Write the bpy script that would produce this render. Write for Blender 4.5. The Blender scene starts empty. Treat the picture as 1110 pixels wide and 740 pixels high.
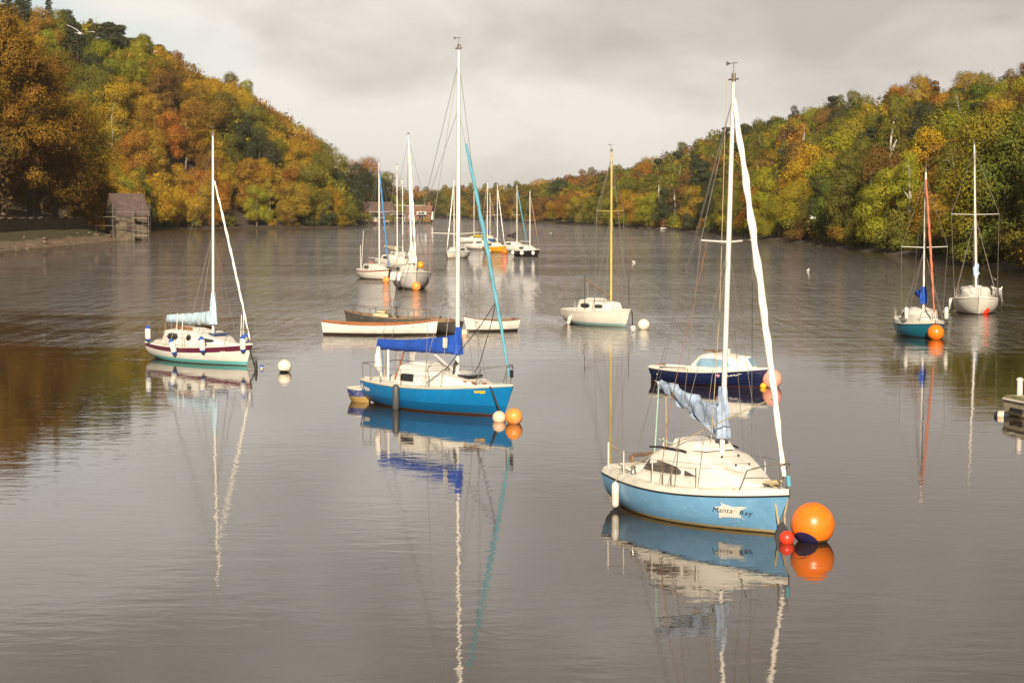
import bpy, math, random
import numpy as np
from mathutils import Vector, Matrix, noise
R = math.radians
random.seed(7)
S = bpy.context.scene
COL = S.collection

# ------------------------------------------------------------------ camera, sky, sun
CAM_H, F_PX, HOR = 5.95, 2000.0, 228.0            # metres, focal length in photo pixels (1110 wide), horizon row
PITCH = math.atan((370 - HOR) / F_PX)
cam = bpy.data.cameras.new('camera')
cam.sensor_width = 36.0
cam.lens = 36.0 * F_PX / 1110.0
cam.clip_start, cam.clip_end = 0.5, 20000
cam_o = bpy.data.objects.new('camera', cam); COL.objects.link(cam_o)
cam_o.location = (0, 0, CAM_H)
cam_o.rotation_euler = (R(90) - PITCH, 0, 0)
S.camera = cam_o

SUN_EL, SUN_AZ = R(25), R(181)                      # azimuth measured clockwise from +y (the way the camera looks)
sun = bpy.data.lights.new('sun', 'SUN')
sun.energy = 5.0; sun.angle = R(0.6); sun.color = (1.0, 0.87, 0.68)
sun_o = bpy.data.objects.new('sun', sun); COL.objects.link(sun_o)
sd = Vector((math.sin(SUN_AZ) * math.cos(SUN_EL), math.cos(SUN_AZ) * math.cos(SUN_EL), math.sin(SUN_EL)))
sun_o.rotation_euler = sd.to_track_quat('Z', 'Y').to_euler()
sun_o.location = sd * 200

W = bpy.data.worlds.new('World'); S.world = W
W.use_nodes = True
wn, wl = W.node_tree.nodes, W.node_tree.links
wn.clear()
def N(nt, t, **kw):
    n = nt.nodes.new(t)
    for k, v in kw.items():
        if k in ('operation', 'blend_type', 'data_type', 'noise_dimensions', 'sky_type', 'interpolation', 'feature', 'gradient_type', 'attribute_name', 'distribution', 'wave_type', 'bands_direction', 'musgrave_type', 'noise_type', 'clamp'):
            setattr(n, k, v)
        else:
            n.inputs[k.replace('_', ' ')].default_value = v
    return n
def ramp(nt, stops, interp='LINEAR'):
    n = nt.nodes.new('ShaderNodeValToRGB')
    cr = n.color_ramp; cr.interpolation = interp
    while len(cr.elements) < len(stops): cr.elements.new(0.5)
    for e, (p, c) in zip(cr.elements, stops):
        e.position = p
        e.color = c if len(c) == 4 else (*c, 1)
    return n
def build_sky():
    nt = W.node_tree
    out = N(nt, 'ShaderNodeOutputWorld'); bg = N(nt, 'ShaderNodeBackground', Strength=0.084)
    sky = N(nt, 'ShaderNodeTexSky', sky_type='NISHITA')
    sky.sun_disc = False; sky.sun_elevation = SUN_EL; sky.sun_rotation = SUN_AZ
    sky.air_density = 1.0; sky.dust_density = 2.0
    tc = N(nt, 'ShaderNodeTexCoord')
    mp = N(nt, 'ShaderNodeMapping'); mp.inputs['Scale'].default_value = (1.0, 1.0, 2.1); mp.inputs['Location'].default_value = (0.35, 0.1, 0.2)
    wl.new(tc.outputs['Generated'], mp.inputs['Vector'])
    n1 = N(nt, 'ShaderNodeTexNoise', Scale=4.2, Detail=6.0, Roughness=0.48)
    n2 = N(nt, 'ShaderNodeTexNoise', Scale=11.0, Detail=5.0, Roughness=0.5, Distortion=0.4)
    wl.new(mp.outputs[0], n1.inputs['Vector']); wl.new(mp.outputs[0], n2.inputs['Vector'])
    sep = N(nt, 'ShaderNodeSeparateXYZ'); wl.new(tc.outputs['Generated'], sep.inputs[0])
    # grey under-sides by noise, paler towards the horizon where the deck is seen edge on
    mixn = N(nt, 'ShaderNodeMix', data_type='FLOAT'); mixn.inputs[0].default_value = 0.35
    wl.new(n1.outputs[0], mixn.inputs[2]); wl.new(n2.outputs[0], mixn.inputs[3])
    elev = N(nt, 'ShaderNodeMapRange'); elev.inputs[1].default_value = 0.0; elev.inputs[2].default_value = 0.13
    elev.inputs[3].default_value = 0.2; elev.inputs[4].default_value = -0.06
    wl.new(sep.outputs[2], elev.inputs[0])
    add = N(nt, 'ShaderNodeMath', operation='ADD'); wl.new(mixn.outputs[0], add.inputs[0]); wl.new(elev.outputs[0], add.inputs[1])
    side = N(nt, 'ShaderNodeMath', operation='MULTIPLY_ADD'); side.inputs[1].default_value = -0.22; wl.new(sep.outputs[0], side.inputs[0]); wl.new(add.outputs[0], side.inputs[2]); add = side
    cr = ramp(nt, [(0.40, (4.55, 4.2, 3.82)), (0.5, (5.75, 5.38, 4.95)), (0.61, (7.5, 7.15, 6.6))])
    wl.new(add.outputs[0], cr.inputs[0])
    # gaps of blue, mostly to the left of the view
    n3 = N(nt, 'ShaderNodeTexNoise', Scale=2.6, Detail=4.0, Roughness=0.5)
    mp3 = N(nt, 'ShaderNodeMapping'); mp3.inputs['Scale'].default_value = (1.0, 1.0, 2.2); mp3.inputs['Location'].default_value = (2.2, 0.7, 1.4)
    wl.new(tc.outputs['Generated'], mp3.inputs['Vector']); wl.new(mp3.outputs[0], n3.inputs['Vector'])
    left = N(nt, 'ShaderNodeMapRange'); left.inputs[1].default_value = -0.08; left.inputs[2].default_value = -0.26
    left.inputs[3].default_value = 0.0; left.inputs[4].default_value = 0.27
    wl.new(sep.outputs[0], left.inputs[0])
    ad3 = N(nt, 'ShaderNodeMath', operation='ADD'); wl.new(n3.outputs[0], ad3.inputs[0]); wl.new(left.outputs[0], ad3.inputs[1])
    gap = ramp(nt, [(0.6, (0, 0, 0)), (0.76, (0.75, 0.75, 0.75))]); wl.new(ad3.outputs[0], gap.inputs[0])
    lowg = N(nt, 'ShaderNodeMapRange'); lowg.inputs[1].default_value = 0.115; lowg.inputs[2].default_value = 0.15; lowg.inputs[3].default_value = 1.0; lowg.inputs[4].default_value = 0.0; wl.new(sep.outputs[2], lowg.inputs[0])
    gm = N(nt, 'ShaderNodeMath', operation='MULTIPLY'); wl.new(gap.outputs[0], gm.inputs[0]); wl.new(lowg.outputs[0], gm.inputs[1]); gap = gm
    mx = N(nt, 'ShaderNodeMix', data_type='RGBA')
    wl.new(gap.outputs[0], mx.inputs[0]); wl.new(cr.outputs[0], mx.inputs[6]); wl.new(sky.outputs[0], mx.inputs[7])
    ov = N(nt, 'ShaderNodeMapRange'); ov.inputs[1].default_value = 0.13; ov.inputs[2].default_value = 0.5; ov.inputs[3].default_value = 1.0; ov.inputs[4].default_value = 0.2
    wl.new(sep.outputs[2], ov.inputs[0])
    mu = N(nt, 'ShaderNodeMix', data_type='RGBA', blend_type='MULTIPLY'); mu.inputs[0].default_value = 1.0; wl.new(mx.outputs[2], mu.inputs[6]); wl.new(ov.outputs[0], mu.inputs[7])
    wl.new(mu.outputs[2], bg.inputs['Color']); wl.new(bg.outputs[0], out.inputs[0])
build_sky()
vs = S.view_settings
vs.view_transform = 'Standard'; vs.look = 'None'; vs.exposure = 0.62; vs.gamma = 1.0; vs.use_curve_mapping = False
S.cycles.use_denoising = True
S.cycles.max_bounces = 6; S.cycles.diffuse_bounces = 2; S.cycles.glossy_bounces = 3; S.cycles.transmission_bounces = 3
S.cycles.caustics_reflective = False; S.cycles.caustics_refractive = False

# ------------------------------------------------------------------ measuring helpers
CP, SP = math.cos(PITCH), math.sin(PITCH)
def ray(px, py):
    a, b = (px - 555) / F_PX, (370 - py) / F_PX
    return Vector((a, CP + b * SP, -SP + b * CP))
def on_water(px, py, z=0.0):
    d = ray(px, py); t = (z - CAM_H) / d.z
    return Vector((0, 0, CAM_H)) + d * t
def at_depth(px, py, Y):
    d = ray(px, py); return Vector((0, 0, CAM_H)) + d * (Y / d.y)
def to_px(p):
    x, y, z = p[0], p[1], p[2] - CAM_H
    f = y * CP - z * SP; u = y * SP + z * CP
    return 555 + F_PX * x / f, 370 - F_PX * u / f

# ------------------------------------------------------------------ object helpers
def tag(o, label=None, cat=None, group=None, kind=None):
    if label: o['label'] = label
    if cat: o['category'] = cat
    if group: o['group'] = group
    if kind: o['kind'] = kind
    return o
def empty(name, loc=(0, 0, 0), rz=0.0):
    o = bpy.data.objects.new(name, None); COL.objects.link(o)
    o.location = loc; o.rotation_euler = (0, 0, rz); o.empty_display_size = 0.3
    return o
class MB:
    """collects shapes, then links them as one mesh object"""
    def __init__(s): s.v, s.f, s.m = [], [], []
    def add(s, verts, faces, mi=0):
        b = len(s.v); s.v += [tuple(p) for p in verts]
        s.f += [tuple(i + b for i in f) for f in faces]; s.m += [mi] * len(faces)
        return s
    def box(s, lo, hi, mi=0):
        (a, b, c), (d, e, f) = lo, hi
        return s.add([(a, b, c), (d, b, c), (d, e, c), (a, e, c), (a, b, f), (d, b, f), (d, e, f), (a, e, f)],
                     [(3, 2, 1, 0), (4, 5, 6, 7), (0, 1, 5, 4), (1, 2, 6, 5), (2, 3, 7, 6), (3, 0, 4, 7)], mi)
    def loft(s, secs, ring=True, caps=True, mi=0, mif=None):
        n = len(secs[0]); V = [p for q in secs for p in q]; Fc = []; ms = []
        for i in range(len(secs) - 1):
            for j in range(n if ring else n - 1):
                k = (j + 1) % n
                Fc.append((i * n + j, i * n + k, (i + 1) * n + k, (i + 1) * n + j))
                ms.append(mif(i, j) if mif else mi)
        if caps and ring:
            Fc.append(tuple(range(n - 1, -1, -1))); ms.append(mi)
            e = (len(secs) - 1) * n
            Fc.append(tuple(range(e, e + n))); ms.append(mi)
        b = len(s.v); s.v += [tuple(p) for p in V]
        s.f += [tuple(i + b for i in f) for f in Fc]; s.m += ms
        return s
    def tube(s, pts, r, seg=8, mi=0, caps=True, sq=1.0):
        pts = [Vector(p) for p in pts]
        rs = r if isinstance(r, (list, tuple)) else [r] * len(pts)
        secs = []; up = None
        for i, p in enumerate(pts):
            t = (pts[min(i + 1, len(pts) - 1)] - pts[max(i - 1, 0)])
            if t.length < 1e-9: t = Vector((0, 0, 1))
            t.normalize()
            if up is None:
                up = Vector((0, 0, 1)) if abs(t.z) < 0.9 else Vector((1, 0, 0))
            a = t.cross(up)
            if a.length < 1e-6: a = t.orthogonal()
            a.normalize(); b = a.cross(t).normalized(); up = b
            secs.append([p + a * (math.cos(2 * math.pi * k / seg) * rs[i]) + b * (math.sin(2 * math.pi * k / seg) * rs[i] * sq) for k in range(seg)])
        return s.loft(secs, True, caps, mi)
    def lathe(s, prof, seg=20, mi=0, c=(0, 0, 0), axis=(0, 0, 1), mif=None):
        q = Vector((0, 0, 1)).rotation_difference(Vector(axis)); c = Vector(c)
        secs = [[c + q @ Vector((max(r, 1e-4) * math.cos(2 * math.pi * k / seg), max(r, 1e-4) * math.sin(2 * math.pi * k / seg), z)) for k in range(seg)] for r, z in prof]
        return s.loft(secs, True, True, mi, mif)
    def ball(s, c, r, seg=24, rings=14, mi=0, sz=1.0):
        return s.lathe([(r * math.sin(math.pi * i / rings), -r * sz * math.cos(math.pi * i / rings)) for i in range(rings + 1)], seg, mi, c)
    def build(s, name, mats, parent=None, smooth=True, angle=40, bevel=0.0):
        me = bpy.data.meshes.new(name); me.from_pydata(s.v, [], s.f); me.validate()
        mats = mats if isinstance(mats, (list, tuple)) else [mats]
        for m in mats: me.materials.append(m)
        if len(mats) > 1 and len(me.polygons) == len(s.m): me.polygons.foreach_set('material_index', s.m)
        o = bpy.data.objects.new(name, me); COL.objects.link(o)
        if parent: o.parent = parent
        if smooth:
            me.polygons.foreach_set('use_smooth', [True] * len(me.polygons))
            me.set_sharp_from_angle(angle=R(angle))
        if bevel:
            b = o.modifiers.new('bevel', 'BEVEL'); b.width = bevel; b.segments = 2; b.limit_method = 'ANGLE'
        me.update()
        return o

# ------------------------------------------------------------------ materials
_M = {}
def mat(name, col, rough=0.5, var=0.12, scale=3.0, dirt=None, dirt_amt=0.0, dirt_scale=2.0, metal=0.0, bump=0.0, bscale=40.0, coat=0.0, sub=0.0, stretch=(1, 1, 1)):
    if name in _M: return _M[name]
    m = bpy.data.materials.new(name); m.use_nodes = True; nt = m.node_tree; L = nt.links
    p = nt.nodes['Principled BSDF']
    tc = N(nt, 'ShaderNodeTexCoord'); mp = N(nt, 'ShaderNodeMapping'); mp.inputs['Scale'].default_value = stretch
    L.new(tc.outputs['Object'], mp.inputs['Vector'])
    nz = N(nt, 'ShaderNodeTexNoise', Scale=scale, Detail=5.0, Roughness=0.6); L.new(mp.outputs[0], nz.inputs['Vector'])
    lo = tuple(c * (1 - var) for c in col); hi = tuple(min(1, c * (1 + var)) for c in col)
    cr = ramp(nt, [(0.3, lo), (0.7, hi)]); L.new(nz.outputs[0], cr.inputs[0])
    src = cr.outputs[0]
    if dirt:
        n2 = N(nt, 'ShaderNodeTexNoise', Scale=dirt_scale, Detail=7.0, Roughness=0.7); L.new(mp.outputs[0], n2.inputs['Vector'])
        c2 = ramp(nt, [(0.62 - 0.3 * dirt_amt, (0, 0, 0)), (0.78 - 0.2 * dirt_amt, (1, 1, 1))]); L.new(n2.outputs[0], c2.inputs[0])
        mx = N(nt, 'ShaderNodeMix', data_type='RGBA'); L.new(c2.outputs[0], mx.inputs[0]); L.new(src, mx.inputs[6]); mx.inputs[7].default_value = (*dirt, 1)
        src = mx.outputs[2]
    L.new(src, p.inputs['Base Color'])
    p.inputs['Roughness'].default_value = rough; p.inputs['Metallic'].default_value = metal
    if coat: p.inputs['Coat Weight'].default_value = coat
    if bump:
        nb = N(nt, 'ShaderNodeTexNoise', Scale=bscale, Detail=4.0); L.new(mp.outputs[0], nb.inputs['Vector'])
        bp = N(nt, 'ShaderNodeBump', Strength=1.0, Distance=bump); L.new(nb.outputs[0], bp.inputs['Height']); L.new(bp.outputs[0], p.inputs['Normal'])
    _M[name] = m
    return m
def hull_mat(name, top, steps, rough=0.28, streak=(0.25, 0.2, 0.12), amt=0.35, scuff=None):
    """topsides with painted bands at fixed heights over the waterline (steps: (z, colour below z)) plus weather streaks and scuffs"""
    if name in _M: return _M[name]
    m = bpy.data.materials.new(name); m.use_nodes = True; nt = m.node_tree; L = nt.links
    p = nt.nodes['Principled BSDF']; tc = N(nt, 'ShaderNodeTexCoord'); sep = N(nt, 'ShaderNodeSeparateXYZ'); L.new(tc.outputs['Object'], sep.inputs[0])
    nz = N(nt, 'ShaderNodeTexNoise', Scale=1.3, Detail=6.0, Roughness=0.65); L.new(tc.outputs['Object'], nz.inputs['Vector'])
    cr = ramp(nt, [(0.3, tuple(c * 0.85 for c in top)), (0.72, tuple(min(1, c * 1.12) for c in top))]); L.new(nz.outputs[0], cr.inputs[0])
    src = cr.outputs[0]
    if scuff:
        mp = N(nt, 'ShaderNodeMapping'); mp.inputs['Scale'].default_value = (2.0, 2.0, 5.0); L.new(tc.outputs['Object'], mp.inputs['Vector'])
        n2 = N(nt, 'ShaderNodeTexNoise', Scale=2.2, Detail=9.0, Roughness=0.75, Distortion=1.2); L.new(mp.outputs[0], n2.inputs['Vector'])
        c2 = ramp(nt, [(0.53, (0, 0, 0)), (0.67, (0.75, 0.75, 0.75))]); L.new(n2.outputs[0], c2.inputs[0])
        mx = N(nt, 'ShaderNodeMix', data_type='RGBA'); L.new(c2.outputs[0], mx.inputs[0]); L.new(src, mx.inputs[6]); mx.inputs[7].default_value = (*scuff, 1)
        src = mx.outputs[2]
    # vertical run-off streaks
    mp = N(nt, 'ShaderNodeMapping'); mp.inputs['Scale'].default_value = (9.0, 9.0, 0.5); L.new(tc.outputs['Object'], mp.inputs['Vector'])
    n3 = N(nt, 'ShaderNodeTexNoise', Scale=1.6, Detail=4.0, Roughness=0.6); L.new(mp.outputs[0], n3.inputs['Vector'])
    c3 = ramp(nt, [(0.55, (0, 0, 0)), (0.8, (amt,) * 3)]); L.new(n3.outputs[0], c3.inputs[0])
    mx = N(nt, 'ShaderNodeMix', data_type='RGBA'); L.new(c3.outputs[0], mx.inputs[0]); L.new(src, mx.inputs[6]); mx.inputs[7].default_value = (*streak, 1)
    src = mx.outputs[2]
    for z, c in steps:
        w = N(nt, 'ShaderNodeTexNoise', Scale=6.0, Detail=3.0); L.new(tc.outputs['Object'], w.inputs['Vector'])
        zz = N(nt, 'ShaderNodeMath', operation='MULTIPLY_ADD'); zz.inputs[1].default_value = 0.02; L.new(w.outputs[0], zz.inputs[0]); L.new(sep.outputs[2], zz.inputs[2])
        lt = N(nt, 'ShaderNodeMapRange'); lt.inputs[1].default_value = z + 0.014; lt.inputs[2].default_value = z + 0.006; L.new(zz.outputs[0], lt.inputs[0])
        mx = N(nt, 'ShaderNodeMix', data_type='RGBA'); L.new(lt.outputs[0], mx.inputs[0]); L.new(src, mx.inputs[6]); mx.inputs[7].default_value = (*c, 1)
        src = mx.outputs[2]
    L.new(src, p.inputs['Base Color']); p.inputs['Roughness'].default_value = rough
    _M[name] = m
    return m
WHITE = mat('gelcoat_white', (0.70, 0.67, 0.61), 0.35, 0.06, 2.0, (0.45, 0.38, 0.28), 0.18, 3.0)
WHITE2 = mat('gelcoat_dull', (0.66, 0.62, 0.55), 0.45, 0.1, 2.5, (0.33, 0.27, 0.18), 0.32, 3.5)
DECK = mat('deck_cream', (0.66, 0.63, 0.56), 0.55, 0.08, 6.0, (0.36, 0.3, 0.2), 0.25, 2.2)
GLASS = mat('smoked_glass', (0.03, 0.032, 0.035), 0.08, 0.4, 3.0)
GLASS_B = mat('pale_blue_glass', (0.22, 0.36, 0.48), 0.08, 0.25, 1.6, (0.6, 0.66, 0.7), 0.25, 1.2)
BLACK = mat('black_rubber', (0.02, 0.02, 0.022), 0.55)
STEEL = mat('stainless', (0.42, 0.38, 0.33), 0.3, 0.15, metal=0.8)
WIRE = mat('rigging_wire', (0.28, 0.25, 0.22), 0.4, metal=0.5)
RUSTW = mat('rusty_wire', (0.28, 0.13, 0.06), 0.6)
ALLOY = mat('mast_alloy', (0.74, 0.71, 0.66), 0.38, 0.06, 1.0, (0.4, 0.33, 0.22), 0.12, 1.0, metal=0.15)
YELLOWMAST = mat('varnished_yellow_mast', (0.50, 0.39, 0.12), 0.4, 0.2, 1.5)
WOOD = mat('varnished_wood', (0.30, 0.11, 0.035), 0.45, 0.25, 4.0)
OLDWOOD = mat('weathered_wood', (0.2, 0.13, 0.08), 0.8, 0.3, 4.0)
ROPE = mat('old_rope', (0.42, 0.34, 0.2), 0.9, 0.2, 20.0)
ROPE_G = mat('green_white_rope', (0.34, 0.5, 0.42), 0.9, 0.4, 30.0)
CLOTH_W = mat('white_sailcloth', (0.78, 0.74, 0.68), 0.8, 0.1, 4.0, bump=0.02, bscale=6)

# ------------------------------------------------------------------ terrain
LAKE = np.array([(60, -60), (47, 150), (51, 233), (52, 330), (51, 496), (45, 626), (30, 780), (19, 850), (2, 950), (-20, 1130), (-34, 1250),
                 (-75, 1400), (-140, 1400), (-75, 1000), (-52, 905), (-37, 862), (-36, 842), (-50, 800), (-62, 740), (-60, 690), (-54, 655), (-62, 640), (-75, 630),
                 (-92, 622), (-106, 600), (-106, 540), (-98, 470), (-88, 400), (-79, 378), (-77, 340), (-75, 270), (-80, 200), (-100, 100), (-130, -60)], float)
def lake_dist(x, y):
    """signed distance to the shoreline: positive on land"""
    x = np.asarray(x, float); y = np.asarray(y, float)
    best = np.full(x.shape, 1e9); inside = np.zeros(x.shape, bool)
    n = len(LAKE)
    for i in range(n):
        a, b = LAKE[i], LAKE[(i + 1) % n]
        ex, ey = b - a
        t = np.clip(((x - a[0]) * ex + (y - a[1]) * ey) / (ex * ex + ey * ey), 0, 1)
        best = np.minimum(best, np.hypot(x - a[0] - t * ex, y - a[1] - t * ey))
        c = ((a[1] > y) != (b[1] > y))
        with np.errstate(divide='ignore', invalid='ignore'):
            xi = a[0] + (y - a[1]) * ex / (ey if ey != 0 else 1e-9)
        inside ^= c & (x < xi)
    return np.where(inside, -best, best)
def sm(t):
    t = np.clip(t, 0, 1); return t * t * (3 - 2 * t)
def lumps(x, y):
    return (np.sin(x * .11 + 1.3) * np.cos(y * .083) + np.sin(x * .041 + y * .057 + .7)) * .5
def height(x, y):
    x = np.asarray(x, float); y = np.asarray(y, float)
    d = lake_dist(x, y) + 1.3 * np.sin(y * .31 + x * .13) * .5 + .8 * np.sin(y * .83 + 2)
    bank = np.where(d < 0, np.maximum(-2.5, d * .45), .55 * sm(d / 2.5))
    # right-hand valley side
    k = sm((y - 600) / 500)
    x0 = 50 + (-75) * k; wd = 62 + 70 * k
    right = (25.5 - 11 * k + 10 * np.exp(-((y - 860) / 150) ** 2) * sm((x - 65) / 45)) * (.62 + .38 * sm((y - 250) / 300)) * sm((x - x0) / wd) * sm((d - 1) / 34) + np.clip(x - 125, 0, 600) * .03
    # left headland
    lat = -x
    prof = np.interp(lat, [50, 56, 70, 87, 110, 126, 144, 176, 300, 5000], [0, 2, 9, 21, 37, 45, 53, 61, 70, 80])
    yf = np.interp(lat, [54, 62, 75, 92, 106, 130, 300], [655, 640, 630, 622, 600, 560, 500])
    head = prof * np.where(y < 560, sm((d - 1) / 85), sm((y - yf - 1) / 82)) * sm((d - .5) / 14) * (1 - .97 * sm((y - 745) / 75) * (lat < 300))
    # terrace with the walled shore, near left
    terr = np.minimum(np.interp(lat, [75, 78, 84.4, 86.0, 88.4, 105, 135, 275], [0, .6, 1.75, 2.0, 4.1, 6.0, 12.0, 40.0]), np.interp(d, [0, 2, 7, 8, 40], [0, .6, 2.0, 8.0, 50.0]))
    nk = sm((400 - y) / 25)
    left = head * (1 - nk) + terr * nk
    far = sm((y - 1100) / 300) * 6 * sm(d / 60)
    wr = sm((x + 30) / 50)
    wr = np.where(y > 900, np.maximum(wr, sm((y - 900) / 100)), wr)
    h = left * (1 - wr) + right * wr + far
    return np.where(d < 0, bank, bank + h + .4 * lumps(x, y) * sm((d - 4) / 10))
def H1(x, y): return float(height(np.array([x]), np.array([y]))[0])

def axis(segs):
    out = []
    for a, b, st in segs: out += list(np.arange(a, b, st))
    out.append(segs[-1][1]); return np.array(out, float)
gx = axis([(-6000, -600, 300), (-600, -170, 22), (-170, -130, 6), (-130, -30, 2.2), (-30, 42, 6), (42, 75, 2.2), (75, 150, 7), (150, 600, 25), (600, 6000, 300)])
gy = axis([(-3000, -100, 250), (-100, 120, 22), (120, 420, 3), (420, 900, 5), (900, 1500, 12), (1500, 2600, 60), (2600, 9000, 400)])
GX, GY = np.meshgrid(gx, gy)
GZ = height(GX, GY)
def grid_mesh(name, X, Y, Z, m):
    ny, nx = X.shape
    me = bpy.data.meshes.new(name)
    v = np.stack([X, Y, Z], -1).reshape(-1, 3)
    idx = np.arange(nx * ny).reshape(ny, nx)
    f = np.stack([idx[:-1, :-1], idx[:-1, 1:], idx[1:, 1:], idx[1:, :-1]], -1).reshape(-1, 4)
    me.vertices.add(len(v)); me.vertices.foreach_set('co', v.ravel())
    me.loops.add(f.size); me.loops.foreach_set('vertex_index', f.ravel())
    me.polygons.add(len(f)); me.polygons.foreach_set('loop_start', np.arange(0, f.size, 4)); me.polygons.foreach_set('loop_total', np.full(len(f), 4))
    me.polygons.foreach_set('use_smooth', np.ones(len(f), bool))
    me.update(); me.materials.append(m)
    o = bpy.data.objects.new(name, me); COL.objects.link(o)
    return o
def ground_mat():
    m = bpy.data.materials.new('wooded_ground'); m.use_nodes = True; nt = m.node_tree; L = nt.links; p = nt.nodes['Principled BSDF']
    g = N(nt, 'ShaderNodeNewGeometry'); sep = N(nt, 'ShaderNodeSeparateXYZ'); L.new(g.outputs['Position'], sep.inputs[0])
    n1 = N(nt, 'ShaderNodeTexNoise', Scale=0.22, Detail=6.0, Roughness=0.65); L.new(g.outputs['Position'], n1.inputs['Vector'])
    n2 = N(nt, 'ShaderNodeTexNoise', Scale=1.1, Detail=8.0, Roughness=0.8); L.new(g.outputs['Position'], n2.inputs['Vector'])
    shingle = ramp(nt, [(0.35, (0.07, 0.045, 0.028)), (0.5, (0.19, 0.125, 0.075)), (0.7, (0.34, 0.25, 0.17))]); L.new(n2.outputs[0], shingle.inputs[0])
    grass = ramp(nt, [(0.35, (0.025, 0.021, 0.004)), (0.65, (0.085, 0.07, 0.012))]); L.new(n2.outputs[0], grass.inputs[0])
    litter = ramp(nt, [(0.35, (0.03, 0.02, 0.01)), (0.65, (0.10, 0.055, 0.022))]); L.new(n2.outputs[0], litter.inputs[0])
    za = N(nt, 'ShaderNodeMath', operation='MULTIPLY_ADD'); za.inputs[1].default_value = 1.6; L.new(n1.outputs[0], za.inputs[0]); L.new(sep.outputs[2], za.inputs[2])
    a1 = N(nt, 'ShaderNodeMapRange'); a1.inputs[1].default_value = 1.75; a1.inputs[2].default_value = 2.05; L.new(za.outputs[0], a1.inputs[0])
    a2 = N(nt, 'ShaderNodeMapRange'); a2.inputs[1].default_value = 3.9; a2.inputs[2].default_value = 5.2; L.new(za.outputs[0], a2.inputs[0])
    m1 = N(nt, 'ShaderNodeMix', data_type='RGBA'); L.new(a1.outputs[0], m1.inputs[0]); L.new(shingle.outputs[0], m1.inputs[6]); L.new(grass.outputs[0], m1.inputs[7])
    m2 = N(nt, 'ShaderNodeMix', data_type='RGBA'); L.new(a2.outputs[0], m2.inputs[0]); L.new(m1.outputs[2], m2.inputs[6]); L.new(litter.outputs[0], m2.inputs[7])
    earth = ramp(nt, [(0.4, (0.028, 0.02, 0.012)), (0.62, (0.085, 0.058, 0.036)), (0.7, (0.2, 0.15, 0.1))]); L.new(n2.outputs[0], earth.inputs[0])
    ry = N(nt, 'ShaderNodeMapRange'); ry.inputs[1].default_value = 400; ry.inputs[2].default_value = 440; L.new(sep.outputs[1], ry.inputs[0])
    rx = N(nt, 'ShaderNodeMapRange'); rx.inputs[1].default_value = -40; rx.inputs[2].default_value = -20; L.new(sep.outputs[0], rx.inputs[0])
    rm = N(nt, 'ShaderNodeMath', operation='MAXIMUM'); L.new(ry.outputs[0], rm.inputs[0]); L.new(rx.outputs[0], rm.inputs[1])
    m3 = N(nt, 'ShaderNodeMix', data_type='RGBA'); L.new(rm.outputs[0], m3.inputs[0]); L.new(m2.outputs[2], m3.inputs[6]); L.new(earth.outputs[0], m3.inputs[7])
    L.new(m3.outputs[2], p.inputs['Base Color']); p.inputs['Roughness'].default_value = 0.95
    bp = N(nt, 'ShaderNodeBump', Strength=1.0, Distance=0.25); L.new(n2.outputs[0], bp.inputs['Height']); L.new(bp.outputs[0], p.inputs['Normal'])
    return m
tag(grid_mesh('ground', GX, GY, GZ, ground_mat()), kind='structure')

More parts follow.
